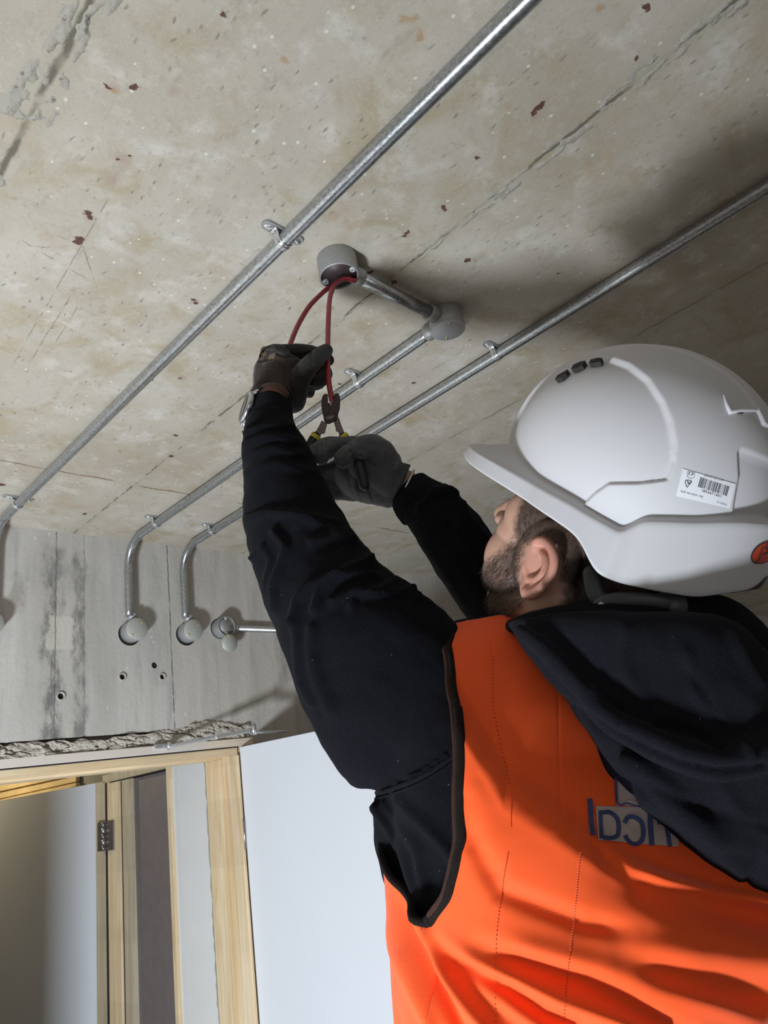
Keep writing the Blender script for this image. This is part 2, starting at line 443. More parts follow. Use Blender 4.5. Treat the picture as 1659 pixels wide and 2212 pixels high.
def mat_cloth(name, col, fuzz, weave=900, rough=.95, sheen=.02, lint=False, bs=.25):
    t = NT(name)
    w = t.noise(weave, 2, .6); b_ = t.noise(12, 4)
    c = t.mix(b_, col, fuzz)
    c = t.mix(t.step(w, .45, .75, 0, .35), c, tuple(min(1, x*1.9+.004) for x in fuzz))
    if lint:
        c = t.mix(t.step(t.voro(60), .045, .025, 0, .35), c, (.25, .25, .26))
    n1 = t.bump(t.noise(45, 4, .6), .25, .004)
    return t.out(c, rough, 0.0, t.bump(w, bs, .0006, n1), Sheen_Weight=sheen, Sheen_Roughness=.5, Specular_IOR_Level=.04)

M = {}
M['ceiling'] = mat_ceiling(); M['wall'] = mat_wall()
M['mortar'] = mat_mortar('crumbled_mortar', (.55, .51, .44), (.44, .40, .335), (.25, .225, .18))
M['seam'] = mat_mortar('seam_mortar', (.47, .44, .385), (.35, .325, .27), (.16, .14, .11)); M['mortar_lump'] = mat_mortar('mortar_lump', (.54, .51, .45), (.42, .39, .33), (.20, .18, .155))
M['galv'] = mat_galv('galvanised_steel', (.44, .455, .47), (.20, .36)); M['zinc'] = mat_galv('bright_zinc_plate', (.80, .84, .88), (.14, .26)); M['box'] = mat_castbox()
M['lid'] = flat('grey_metal_lid', (.47, .48, .49), .45, .25, 60, .15); M['lidw'] = flat('painted_grey_lid', (.47, .48, .44), .5, .35, 60, .1)
M['brass'] = flat('brass', (.80, .58, .25), .3, 1.0)
M['dark'] = flat('hole_shade_black', (.012, .011, .010), .9)  # near-black colour standing in for the shade inside holes
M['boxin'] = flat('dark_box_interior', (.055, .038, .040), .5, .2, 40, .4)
M['pine'] = mat_wood('pale_pine', (.62, .46, .27), (.76, .62, .42)); M['pinex'] = mat_wood('pale_pine_rail', (.62, .46, .27), (.76, .62, .42), 0)
M['piney'] = mat_wood('pale_pine_cross', (.60, .45, .27), (.72, .58, .38), 1)
M['pinepaint'] = mat_wood('primed_pine_rail', (.62, .50, .37), (.70, .60, .47), 0, paint=(.60, .545, .50))
M['oak'] = mat_wood('greyish_pine', (.40, .33, .22), (.52, .45, .33))
M['brown'] = flat('brown_hardboard_door', (.15, .125, .125), .6, 0, 25, .18)
M['whitedoor'] = None
t = NT('white_primed_door'); c = t.mix(t.noise(3, 4), (.60, .62, .66), (.65, .67, .71))
c = t.mix(t.math('MULTIPLY', t.step(t.noise(38, 4, .7, v=t.mapv((1, 1, .35))), .66, .72), .45), c, (.52, .51, .50))
M['whitedoor'] = t.out(c, .5, 0.0, t.bump(t.noise(80, 2), .1, .001), Specular_IOR_Level=.35)
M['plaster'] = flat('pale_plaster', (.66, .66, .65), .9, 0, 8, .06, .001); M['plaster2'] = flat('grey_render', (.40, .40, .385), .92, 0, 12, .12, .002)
M['scorch'] = flat('dark_stained_board', (.13, .12, .11), .9, 0, 40, .7)
M['aluminium'] = flat('silver_metal', (.72, .74, .76), .3, .9, 60, .08)
M['hinge'] = flat('dull_steel_hinge', (.34, .30, .30), .35, .9, 60, .2)
M['black_gap'] = flat('black_gap', (.01, .01, .012), .9)
M['floor'] = flat('screed_floor', (.36, .34, .31), .85, 0, 5, .15)
M['orange'] = None
t = NT('orange_vest_fabric'); w = t.n('TexWave', wave_type='BANDS', bands_direction='Z'); w.inputs['Scale'].default_value = 420
t.put(w.inputs['Vector'], t.co)
c = t.mix(t.noise(10, 3), (.90, .095, .014), (.96, .115, .020)); c = t.mix(t.math('MULTIPLY', w.outputs[0], .10), c, (.6, .06, .01))
M['orange'] = t.out(c, .72, 0.0, t.bump(w.outputs[0], .12, .0005), Sheen_Weight=.15, Specular_IOR_Level=.2)
M['hoodie'] = mat_cloth('black_fleece', (.0040, .0041, .0054), (.0080, .0082, .0112), lint=True)
M['hood'] = mat_cloth('faded_black_fleece', (.0050, .0052, .0068), (.0120, .0125, .0170), lint=True)
M['rib'] = mat_cloth('ribbed_black_cuff', (.006, .0065, .009), (.012, .0125, .017))
M['navy'] = mat_cloth('navy_work_trousers', (.02, .022, .03), (.03, .032, .045))
M['binding'] = mat_cloth('black_binding', (.010, .008, .007), (.016, .012, .011))
M['bindin'] = mat_cloth('brown_black_binding', (.035, .018, .014), (.05, .026, .02))
# ------------------------------------------------------------------ the setting
def struct(name, VF, mat, parent=None, smooth=False):
    o = mesh_obj(name, VF[0], VF[1], mat, None, smooth)
    if parent is not None: o.parent = parent
    else: tag(o, kind='structure')
    return o
floor = struct('floor', box(-3.2, 8.0, -3.5, 6.2, -.12, 0), M['floor'])
tag(floor, 'grey screed floor of the unfinished room')
ceiling = struct('ceiling', box(-3.2, 8.0, -3.5, WY+.16, H, H+.2), M['ceiling'])
tag(ceiling, 'stained cast concrete ceiling with rough formwork seams and rust spots')

# crumbled mortar squeezed out along the formwork seams: real relief on the slab
def seam_strip(name, x0, y0, y1, half, amp, cover, seed, profile):
    ny = int((y1-y0)/.0022); nx = 27
    Y = np.linspace(y0, y1, ny)[:, None]*np.ones((1, nx)); S = np.linspace(-1, 1, nx)[None, :]*np.ones((ny, 1))
    wob = vnoise(np.stack([Y*5, Y*0, Y*0+seed], -1), seed)*.006+vnoise(np.stack([Y*30, Y*0, Y*0+seed], -1), seed+2)*.003
    wid = half*np.vectorize(profile)(Y)*(1+.5*vnoise(np.stack([Y*18, Y*0, Y*0], -1), seed+5))
    X = x0+wob+S*wid
    p = np.stack([X*110, Y*60, X*0+seed], -1)
    n = fbm(p, 3, seed)
    edge = 1-np.abs(S)**2
    crack = np.exp(-(S/.22)**2)*(.6+.6*vnoise(np.stack([Y*60, Y*0, Y*0], -1), seed+9))
    patch = sstep(cover, cover+.35, fbm(np.stack([X*8, Y*9, X*0+seed], -1), 2, seed+3)+.3)
    d = amp*(.55+.9*n)*edge*patch-crack*amp*1.1*patch
    Z = H+.0012-np.where(edge*patch > .05, d, -.002)
    V = np.stack([X, Y, Z], -1).reshape(-1, 3)
    o = struct(name, (V, grid_faces(ny, nx, False, False)), M['seam'], ceiling, True)
    tag(o, kind='stuff')
    return o
seam_strip('mortar_seam', CEIL_A, -.4, 2.1, .019, .0034, -.50, 3, lambda y: 1.25 if y < .22 else max(.26, 1.0-(y-.22)*1.2))
seam_strip('mortar_seam', CEIL_B, .2, 1.1, .026, .0045, -.25, 11, lambda y: 1.0 if y > .42 else .7)
seam_strip('mortar_seam', CEIL_C, -.2, 2.1, .008, .0018, .0, 23, lambda y: .8)

# concrete wall with real bored holes
wall = struct('wall_back', box(-3.2, 8.0, WY, WY+.16, 2.085, H), M['wall'])
tag(wall, 'board marked concrete wall above the doorway with grey streaks')
wall_r = struct('wall_right', box(1.445, 8.0, WY, WY+.16, 0, 2.085), M['wall'])
wall_l = struct('wall_left', box(-3.2, .38, WY, WY+.16, 0, 2.085), M['wall'])
trim_lintel = struct('trim_1', box(.381, 1.445, WY+.03, WY+.15, 2.055, 2.0849), M['mortar'])
def wall_xz(px, py, y=WY): q = ony(px, py, y); return float(q[0]), float(q[2])
cut = []
BOXW = [wall_xz(296.8, 1358, WY-.045), wall_xz(419, 1360, WY-.045)]
BOX3 = wall_xz(490, 1352, WY-.04)
HOLES = [(wall_xz(131, 1504), .0088), (wall_xz(264, 1462), .0085), (wall_xz(334, 1437), .0100), (wall_xz(350, 1462), .0078)]
LBOX = (.795*.0+.612, BOXW[0][1]+.003)
for (x, z) in BOXW+[LBOX]: cut.append((x-.004, z-.006, .037))
cut.append((BOX3[0]-.003, BOX3[1], .0365))
for (x, z), r in HOLES: cut.append((x, z, r))
cv = join(*[lathe([(r, -.05), (r, .055)], 28, (x, WY, z), (0, 1, 0)) for x, z, r in cut])
cutter = mesh_obj('cutter', cv[0], cv[1])
bm_ = wall.modifiers.new('b', 'BOOLEAN'); bm_.object = cutter; bm_.operation = 'DIFFERENCE'; bm_.solver = 'EXACT'
dg = bpy.context.evaluated_depsgraph_get(); me2 = bpy.data.meshes.new_from_object(wall.evaluated_get(dg))
wall.modifiers.clear(); wall.data = me2; bpy.data.objects.remove(cutter)
for i, ((x, z), r) in enumerate(HOLES):
    if i != 2:
        o = struct('tie_hole_sleeve', lathe([(r*.98, -.003), (r*1.45, -.0038), (r*1.62, .004), (r*.98, .01)], 24, (x, WY, z), (0, 1, 0), True), M['mortar_lump'], wall, True)
    o = struct('hole_shade', lathe([(r*.97, .004), (r*.97, .05), (.0005, .052)], 20, (x, WY, z), (0, 1, 0)), M['dark'], wall, True)  # black insert paints the shade inside the hole

for x, z, r in cut[:4]: struct('hole_shade', lathe([(r*.985, .003), (r*.985, .052), (.0005, .053)], 40, (x, WY, z), (0, 1, 0)), M['dark'], wall, True)  # shade of the oversized cuts round the wall boxes, painted black
# broken lower edge of the concrete: a rough band of mortar above the frame
def rough_band():
    x0, x1 = .385, 1.445; nx = 620; nz = 52
    X = np.linspace(x0, x1, nx)[None, :]*np.ones((nz, 1)); S = np.linspace(0, 1, nz)[:, None]*np.ones((1, nx))
    top = 2.087+.013*vnoise(np.stack([X*7, X*0, X*0], -1), 5)+.006*vnoise(np.stack([X*40, X*0, X*0], -1), 6)+.008*sstep(1.1, 1.3, X)
    bot = 2.034+0*X
    Z = bot+(top-bot)*S
    p = np.stack([X*26, Z*46, X*0], -1)
    n = fbm(p, 4, 41); rid = 1-np.abs(fbm(np.stack([X*16, Z*40+X*9, X*0+2], -1), 3, 51))
    crack = sstep(.86, .98, rid)
    d = .005+.006*n-.010*crack+.0025*fbm(p*4, 2, 71)
    edge = np.minimum(sstep(0, .10, S), sstep(1, .93, S))
    Y = WY-.002-d*edge+.010*(1-edge)
    V = np.stack([X, Y, Z], -1).reshape(-1, 3)
    return V, grid_faces(nz, nx, False, False)
o = struct('crumbled_edge', rough_band(), M['mortar'], wall, True); tag(o, kind='stuff')
rs = random.Random(4)
for i in range(14):
    x = rs.uniform(.60, 1.40); z = rs.uniform(2.042, 2.078) if x > .9 else rs.uniform(2.040, 2.055)
    r = rs.uniform(.007, .016)
    V, F = ellipsoid((x, WY-.003, z), np.eye(3), (r*1.5, .008, r*.75), 14, 8)
    V = V+np.stack([fbm(V*70, 3, i), fbm(V*70, 3, i+50)*.6, fbm(V*70, 3, i+90)], -1)*.0045
    struct('mortar_lump', (V, F), M['mortar_lump'], wall, True)

# door frame in the opening (x .46 .. 1.386), pine with a primed face
frame = struct('trim_2', box(.381, 1.447, WY-.012, WY+.10, 2.018, 2.042), M['pinepaint'])
tag(frame, 'primed pine head rail of the doorway frame below broken concrete')
bevel(frame, .0015)
struct('seal_strip', box(.401, 1.39, WY-.009, WY+.02, 2.0145, 2.0182), M['black_gap'], frame)
g = struct('stop_rail', box(.401, 1.386, WY-.006, WY+.03, 1.992, 2.0145), M['pinex'], frame); bevel(g, .001)
g = struct('lining_rail', box(.401, 1.386, WY+.03, WY+.12, 1.985, 2.017), M['pinex'], frame); bevel(g, .001)
jamb = struct('trim_3', box(1.350, 1.386, WY-.006, WY+.03, 0, 1.992), M['pine']); bevel(jamb, .0015)
tag(jamb, 'pale pine right jamb of the doorway beside the open white door')
g = struct('jamb_stop', box(1.338, 1.352, WY+.03, WY+.12, 0, 1.985), M['pine'], jamb); bevel(g, .0015)
g = struct('jamb_back', box(1.3865, 1.447, WY+.0005, WY+.12, 0, 2.0179), M['pine'], jamb)
g = struct('jamb_edge', box(1.380, 1.3885, WY-.010, WY-.004, 0, 1.9905), M['pine'], jamb); bevel(g, .001)
jl = struct('trim_4', box(.3805, .400, WY-.006, WY+.16, 0, 1.9845), M['pine'])

# open white door leaf, hinged on the right jamb, swung into the room
a = ony(516, 1612, WY-.010); b = P(690, 1575, 1.0)
zt = float(a[2]); b = onz(691, 1575, zt); dirn = nrm((b-a)*[1, 1, 0]); print('door dir', dirn, a, b)
nd = np.array([-dirn[1], dirn[0], 0]);
if nd[1] > 0: nd = -nd
hp = np.array([a[0]+.002, a[1]+.0, 0]) - nd*0
LEN = .86
door = empty('open_door', (hp[0], hp[1], 0)); tag(door, 'white primed door leaf standing open behind the worker', 'door')
c0 = hp+dirn*LEN/2-nd*.020; c0[2] = zt/2
dv = obox(c0, dirn, -nd, (0, 0, 1), LEN/2, .020, zt/2-.003)
lf = adopt('door_leaf', dv, M['whitedoor'], door, smooth=False); bevel(lf, .0015)
for z in (1.75, 1.0, .25):
    q = hp-dirn*.003+nd*.002; q[2] = z
    adopt('hinge', tube([q-[0, 0, .045], q+[0, 0, .045]], .006, 10, 'flat'), M['hinge'], door)
# lever handle on the far part of the leaf
q = hp+dirn*(LEN-.07)+nd*.004; q[2] = 1.02
adopt('door_handle', join(tube([q, q+nd*.05], .009, 12), tube([q+nd*.05, q+nd*.05-dirn*.11], .008, 12)), M['aluminium'], door)

# door closer: shoe on the head rail, long arm, elbow, short arm to the leaf
yc = WY-.03
closer = empty('door_closer', ony(334, 1613, WY-.02)); tag(closer, 'silver two arm door closer fixed to the doorway head rail', 'door closer')
sh0, sh1 = ony(332, 1614, WY-.014), ony(372, 1611, WY-.014)
c = (sh0+sh1)/2; V, F = obox(c, sh1-sh0, (0, 1, 0), (0, 0, 1), .030, .008, .0075)
g = adopt('shoe', (V, F), M['aluminium'], closer, smooth=False); bevel(g, .003, 3)
A0 = ony(366, 1612, WY-.035); A1 = onz(535, 1577, float(A0[2])+.014)
adopt('shoe_pivot', join(lathe([(.0005, -.010), (.007, -.010), (.007, .012), (.0005, .012)], 20, A0, (0, 0, 1)), tube([A0, c+[.02, 0, 0]], .004, 8)), M['aluminium'], closer)
def flat_arm(p, q, w, th):
    d = nrm(q-p); s = nrm(np.cross(d, (0, 0, 1))); u = np.cross(s, d)
    return obox((p+q)/2, d, s, u, np.linalg.norm(q-p)/2, w, th)
A1 = ony(540, 1577, WY-.13) if True else A1
am = A0+(A1-A0)*.56
g = adopt('rod', tube([A0, am+(A1-A0)*.04], .0055, 12), M['aluminium'], closer)
g = adopt('main_arm', flat_arm(am, A1, .0105, .0060), M['aluminium'], closer, smooth=False); bevel(g, .002, 2)
E0 = A1+nrm(A1-A0)*.012
adopt('elbow', join(lathe([(.0005, -.017), (.0085, -.017), (.0085, .015), (.0005, .015)], 20, E0, (0, 0, 1)), lathe([(.0005, .015), (.0055, .015), (.0045, .021), (.0005, .021)], 16, E0, (0, 0, 1))), M['aluminium'], closer)
A2 = ony(618, 1580, WY-.13); E1 = E0-[0, 0, .010]
g = adopt('short_arm', flat_arm(E1, A2, .010, .0035), M['aluminium'], closer, smooth=False); bevel(g, .002, 2)

# ------------------------------------------------------------------ corridor beyond the doorway
SX = 1.37
def sx_(px, py): q = onx(px, py, SX); return float(q[1]), float(q[2])
side = struct('wall_corridor', box(SX, SX+.14, WY+.17, 2.54, 0, 2.60), M['plaster']); tag(side, 'pale plastered corridor wall beside the inner doorway')
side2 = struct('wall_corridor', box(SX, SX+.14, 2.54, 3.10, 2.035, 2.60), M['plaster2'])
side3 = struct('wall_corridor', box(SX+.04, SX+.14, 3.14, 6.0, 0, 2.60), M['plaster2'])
g = struct('render_band', box(SX-.004, SX+.01, WY+.125, 2.285, 0, 2.6), M['plaster2'], side)
g = struct('stained_board', box(SX-.006, SX, WY+.13, 2.28, 1.905, 2.02), M['scorch'], side)
# ragged plaster edge
n = 160; zz = np.linspace(.9, 2.05, n); yy = 2.287+.004*fbm(np.stack([zz*40, zz*0, zz*0], -1), 3, 8)
V = np.concatenate([np.stack([np.full(n, SX-.0075), yy-.004, zz], -1), np.stack([np.full(n, SX-.002), yy+.02, zz], -1)])
struct('plaster_lip', (V, [(i, i+1, n+i+1, n+i) for i in range(n-1)]), M['mortar_lump'], side, True)
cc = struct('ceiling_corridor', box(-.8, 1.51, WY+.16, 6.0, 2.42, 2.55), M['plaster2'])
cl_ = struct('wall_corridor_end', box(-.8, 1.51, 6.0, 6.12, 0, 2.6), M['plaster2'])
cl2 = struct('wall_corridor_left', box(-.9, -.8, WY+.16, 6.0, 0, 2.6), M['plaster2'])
# inner doorway in the corridor wall
ifr = struct('trim_5', box(SX-.012, SX+.10, 2.530, 2.556, 0, 2.030), M['pine']); bevel(ifr, .001); tag(ifr, 'pine near jamb of the inner doorway')
g = struct('head_rail', box(SX-.008, SX+.10, 2.556, 3.10, 1.996, 2.030), M['oak'], ifr)
g = struct('seal_strip', box(SX-.010, SX-.006, 2.556, 3.03, 1.9935, 1.998), M['black_gap'], ifr)
ij = struct('trim_6', box(SX-.010, SX+.10, 2.945, 3.055, 0, 1.996), M['pine']); bevel(ij, .002); tag(ij, 'pine far jamb of the inner doorway behind the hinge')
g = struct('jamb_stop', box(SX-.008, SX+.05, 2.86, 2.925, 0, 1.994), M['oak'], ij); bevel(g, .001)
g = struct('jamb_gap', box(SX-.002, SX+.05, 2.925, 2.945, 0, 1.99), M['black_gap'], ij)
g = struct('jamb_gap', box(SX-.012, SX+.02, 3.055, 3.068, 0, 1.996), M['black_gap'], ij)
g = struct('jamb_outer', box(SX-.012, SX+.06, 3.068, 3.13, 0, 2.0), M['oak'], ij)
bd = empty('brown_door', (SX+.03, 2.56, 0)); tag(bd, 'dark brown hardboard door closed in the inner doorway', 'door')
adopt('door_leaf', box(SX+.012, SX+.05, 2.558, 2.86, .01, 1.992), M['brown'], bd, smooth=False)
# white leaf swung open into the corridor, on the far jamb
L0 = onx(206, 1690, SX-.020); q = onz(0, 1728, float(L0[2])); dl = nrm((q-L0)*[1, 1, 0]); print('inner leaf', L0, q)
wl = empty('white_inner_door', (L0[0], L0[1], 0)); tag(wl, 'white door leaf swung open into the corridor on a steel hinge', 'door')
nn_ = np.array([dl[1], -dl[0], 0]);
if nn_[1] > 0: nn_ = -nn_
zc = float(L0[2])
c1 = L0+dl*.43-nn_*.02; c1[2] = zc/2
g = adopt('door_leaf', obox(c1, dl, nn_, (0, 0, 1), .43, .02, zc/2-.003), M['whitedoor'], wl, smooth=False)
e0 = np.array([L0[0], L0[1], zc/2]); ee = onx(222, 1690, SX-.012); ee[2] = zc/2; w_ = np.linalg.norm(ee-e0)
adopt('lipping', obox((e0+ee)/2-nn_*.004, ee-e0, np.cross(ee-e0, (0, 0, 1)), (0, 0, 1), w_/2, .003, zc/2-.003), M['oak'], wl, smooth=False)
# hinge with two leaves, knuckles and screws
hz0, hz1 = onx(225, 1775, SX-.02), onx(225, 1838, SX-.02); K = (hz0+hz1)/2; hh = abs(hz0[2]-hz1[2])/2
hg = adopt('hinge', join(obox(K+(ee-e0)*-.40, ee-e0, np.cross(ee-e0, (0, 0, 1)), (0, 0, 1), w_*.42, .002, hh), box(SX-.016, SX-.010, 2.99, 3.10, K[2]-hh, K[2]+hh)), M['hinge'], wl, smooth=False)
for k in range(5):
    z = K[2]-hh+hh*.4*(k+.5)
    g = mesh_obj('knuckle', *tube([(K[0]-.004, K[1], z-hh*.18), (K[0]-.004, K[1], z+hh*.18)], .0055, 12, 'flat'), M['aluminium'] if k % 2 else M['hinge']); g.parent = hg
# lit timber packs stacked above, seen over the leaf
tb = M['foil'] = flat('gold_foil_faced_board', (.78, .62, .36), .35, .35, 9, .25)
def far_slab(name, p0, p1, p2, p3, x, th, mat):
    A = [onx(*q, x) for q in (p0, p1, p2, p3)]
    V = np.array(A+[v+[th, 0, 0] for v in A]); return mesh_obj(name, V, [(0, 1, 2, 3), (7, 6, 5, 4), (0, 4, 5, 1), (1, 5, 6, 2), (2, 6, 7, 3), (3, 7, 4, 0)], mat, smooth=False)
fb = empty('foil_boards', onx(80, 1690, 1.39)); tag(fb, 'gold lit foil faced boards under the corridor ceiling', 'boards')
part(far_slab('board', (-60, 1707), (164, 1664), (164, 1673), (-60, 1722), 1.380, .018, M['foil']), fb)
part(far_slab('board', (-60, 1727), (164, 1677), (164, 1688), (-60, 1738), 1.386, .018, M['foil']), fb)
part(far_slab('board', (-60, 1741), (164, 1691), (164, 1698), (-60, 1755), 1.380, .018, M['foil']), fb)
part(far_slab('backing_board', (-60, 1690), (166, 1656), (166, 1702), (-60, 1760), 1.399, .010, M['oak']), fb)
# ------------------------------------------------------------------ conduits, boxes, saddles, cables
CR = .0125
CZ = H-.0195        # axis height under the slab
cx1 = float(onz(603, 530, CZ)[0]); cx3 = float(onz(1070, 768, CZ)[0]); bx2 = onz(968, 712, H-.041); cx2 = float(bx2[0])
print('conduit x', cx1, cx2, cx3, 'box2', bx2)
R0 = .003
def conduit(name, x, y_start, wz_end, label):
    e = empty(name, (x, y_start, CZ)); tag(e, label, 'conduit', None)
    wy = WY-.0235; R = .085
    pts = [(x, y_start, CZ)]+[(x, y, CZ) for y in np.linspace(y_start+.02, wy-R-.02, 30)]
    for a in np.linspace(0, pi/2, 22): pts.append((x, wy-R+R*sin(a), CZ-R+R*cos(a)))
    pts += [(x, wy, z) for z in np.linspace(CZ-R-.012, wz_end, 8)]
    adopt('pipe', tube(pts, CR, 28, 'flat'), M['galv'], e)
    return e
c1 = conduit('conduit', cx1, -1.2, LBOX[1]+.045, 'thick galvanised conduit nearest the camera crossing the whole ceiling')
c2 = conduit('conduit', cx2, float(bx2[1])+.045, BOXW[0][1]+.045, 'galvanised conduit running from the round ceiling box back to the wall')
c3 = conduit('conduit', cx3, -1.2, BOXW[1][1]+.045, 'galvanised conduit on the right passing behind the white helmet')
# junction boxes
def round_box(name, c, ax, outs, label, cat='junction box', lid='closed', lidmat='lid', depth=.038, rot=0, back=.0):
    """c = centre of the open face, ax = direction from face to slab"""
    ax = nrm(ax); e = empty(name, c); tag(e, label, cat)
    r = .0345
    body = lathe([(.0005, depth), (r-.001, depth), (r, depth-.002), (r, .001), (r-.0008, 0), (r-.0032, 0), (r-.0034, .001), (r-.0034, depth-.004), (.0005, depth-.004)], 56, c, ax)
    b_ = adopt('box_body', body, M['box'], e)
    inn = lathe([(r-.0038, .004), (r-.0038, depth-.0045), (.0005, depth-.0046)], 40, c, ax)
    t0 = nrm(np.cross(ax, (0, 0, 1) if abs(ax[2]) < .9 else (1, 0, 0))); t1 = np.cross(ax, t0)
    for od in outs:
        od = nrm(od); s = np.asarray(c)+ax*(depth-.0195)
        sp = mesh_obj('spout', *lathe([(CR+.0008, r-.006), (CR+.0042, r-.006), (CR+.0042, r+.018), (CR+.0036, r+.0195), (CR+.0006, r+.0195)], 32, s, od), M['box'])
        part(sp, e)
    if lid == 'closed':
        l = adopt('lid', lathe([(.0005, -.0028), (r-.0008, -.0028), (r+.0002, -.0018), (r+.0002, -.0002), (.0005, -.0002)], 56, c, ax), M[lidmat], e)
        for sgn in (1, -1):
            sd = np.cos(rot)*t0+np.sin(rot)*t1
            q = np.asarray(c)+sd*sgn*.0255
            s_ = mesh_obj('lid_screw', *lathe([(.0005, -.0048), (.0018, -.0046), (.0028, -.0036), (.0030, -.0026)], 16, q, ax), M['brass']); s_.parent = l
    else:
        adopt('box_lining', inn, M['boxin'] if abs(ax[2]) > .5 else M['box'], e)
        for sgn in (1, -1):
            sd = np.cos(rot)*t0+np.sin(rot)*t1; q = np.asarray(c)+sd*sgn*.0265
            adopt('screw_lug', join(lathe([(.0018, .0003), (.0052, .0003), (.0052, .012), (.0018, .012)], 20, q, ax, True), obox(q+sd*sgn*.0035+ax*.006, sd, np.cross(sd, ax), ax, .0035, .0046, .0056)), M['lid'], e)
            adopt('lug_hole', lathe([(.0019, .001), (.0005, .0012)], 12, q, ax), M['dark'], e)
    return e
b1c = onz(733, 598, H-.041)
cb = round_box('junction_box', b1c, (0, 0, 1), [(1, 0, 0)], 'open round ceiling box with red cables hanging out', lid='open', depth=.041, rot=radians(20))
b2c = np.array([cx2, b1c[1]+.0, H-.041]); b2c[1] = float(bx2[1])
round_box('junction_box', b2c, (0, 0, 1), [(-1, 0, 0), (0, 1, 0)], 'lidded round ceiling box at the corner of the conduit run', depth=.041, rot=radians(138))
ym = (b1c[1]+b2c[1])/2
cn = empty('conduit', (b1c[0]+.04, b1c[1], CZ)); tag(cn, 'short galvanised conduit joining the two round ceiling boxes', 'conduit')
adopt('pipe', tube([(b1c[0]+.036, b1c[1], H-.0195), (b2c[0]-.036, b2c[1], H-.0195)], CR, 28, 'flat'), M['galv'], cn)
wl_lab = ['lidded round box on the wall, left one under a bent conduit', 'lidded round box on the wall, right one under a bent conduit']
for i, (x, z) in enumerate(BOXW):
    round_box('junction_box', (x, WY-.042, z), (0, 1, 0), [(0, 0, 1)], wl_lab[i], lidmat='lidw', depth=.045, rot=radians(130 if i == 0 else 140))
round_box('junction_box', (LBOX[0], WY-.042, LBOX[1]), (0, 1, 0), [(0, 0, 1)], 'round wall box at the left edge under the nearest conduit', lidmat='lidw', depth=.045, rot=.6)
ob = round_box('junction_box', (BOX3[0], WY-.040, BOX3[1]), (0, 1, 0), [(1, 0, 0)], 'open round wall box with its lid hanging down', lid='open', depth=.045, rot=radians(90))
lx, lz = wall_xz(496, 1389, WY-.047)
l_ = adopt('hanging_lid', lathe([(.0005, -.0026), (.0295, -.0026), (.030, -.0016), (.030, 0), (.0005, 0)], 48, (lx, WY-.046, lz), (.05, 1, .08)), M['lidw'], ob)
adopt('lid_screw', lathe([(.0005, -.006), (.003, -.005), (.0035, -.003), (.002, .01)], 16, (lx-.001, WY-.048, lz+.024), (0, 1, 0)), M['brass'], ob)
for dx, dz_ in ((-.004, -.004), (.018, .002)):
    adopt('bore', lathe([(.0075, .0), (.0085, .0), (.0085, .003), (.0005, .003)], 18, (BOX3[0]+dx, WY-.004, BOX3[1]+dz_), (0, 1, 0)), M['dark'], ob)
hc = empty('conduit', (BOX3[0]+.05, WY-.0145, BOX3[1])); tag(hc, 'horizontal galvanised conduit leaving the open wall box', 'conduit')
adopt('pipe', tube([(BOX3[0]+.036, WY-.0145, BOX3[1]), (3.2, WY-.0145, BOX3[1])], CR*.92, 24, 'flat'), M['galv'], hc)

# spacer bar saddle: oval base on the slab, strap over the pipe, two ears with screws
def make_saddle():
    e = empty('pipe_saddle', (0, 0, 0)); Rp = CR+.0011; drop = .0195
    # base bar (z 0 is the slab, pipe axis at z=-drop along Y)
    n = 20; out = []
    for s, c in ((1, .030), (-1, -.030)):
        for a in np.linspace(-pi/2, pi/2, n): out.append((c+s*.0100*cos(a), s*.0100*sin(a)))
    k = len(out); V = [(x, y, 0) for x, y in out]+[(x, y, -.0045) for x, y in out]
    F = [tuple(range(k)), tuple(range(2*k-1, k-1, -1))]+[(i, (i+1) % k, k+(i+1) % k, k+i) for i in range(k)]
    g = mesh_obj('spacer_bar', V, F, M['box'], e, smooth=False); bevel(g, .0008, 2)
    # strap profile in xz: ear, rise, arc, ear
    prof = [(-.036, -.0052), (-.0205, -.0052), (-.0165, -.0072), (-Rp-.0008, -.013)]
    for a in np.linspace(pi, 2*pi, 22): prof.append((Rp*cos(a), -drop+Rp*sin(a)))
    prof += [(Rp+.0008, -.013), (.0165, -.0072), (.0205, -.0052), (.036, -.0052)]
    prof = np.array(prof); m = len(prof); nd_ = np.zeros_like(prof)
    tg = np.gradient(prof, axis=0); tg /= np.linalg.norm(tg, axis=1)[:, None]; nd_[:, 0] = tg[:, 1]; nd_[:, 1] = -tg[:, 0]
    ws = []
    ny = 15
    for iy in range(ny):
        s = -1+2*iy/(ny-1)
        for q in range(m):
            x, z = prof[q]
            ear = sstep(.020, .036, abs(x)); hw = .0078*sqrt(max(.02, 1-(ear*.97)**2))
            if abs(x) < .018: hw = .0066
            rib = .0010*math.exp(-((s-0.0)/.28)**2)-.0004*math.exp(-((abs(s)-.55)/.15)**2)
            off = rib if abs(x) < .0175 else 0
            ws.append((x+nd_[q, 0]*off, s*hw, z+nd_[q, 1]*off))
    st = mesh_obj('strap', ws, grid_faces(ny, m, False, False), M['zinc'], e)
    so = st.modifiers.new('s', 'SOLIDIFY'); so.thickness = .0011; so.offset = 0
    for sx in (-.0275, .0275):
        s_ = mesh_obj('saddle_screw', *lathe([(.0005, -.0078), (.0012, -.0080), (.0014, -.0092), (.0030, -.0088), (.0042, -.0066), (.0044, -.0052)], 20, (sx, 0, 0)), M['zinc'], e)
    return e
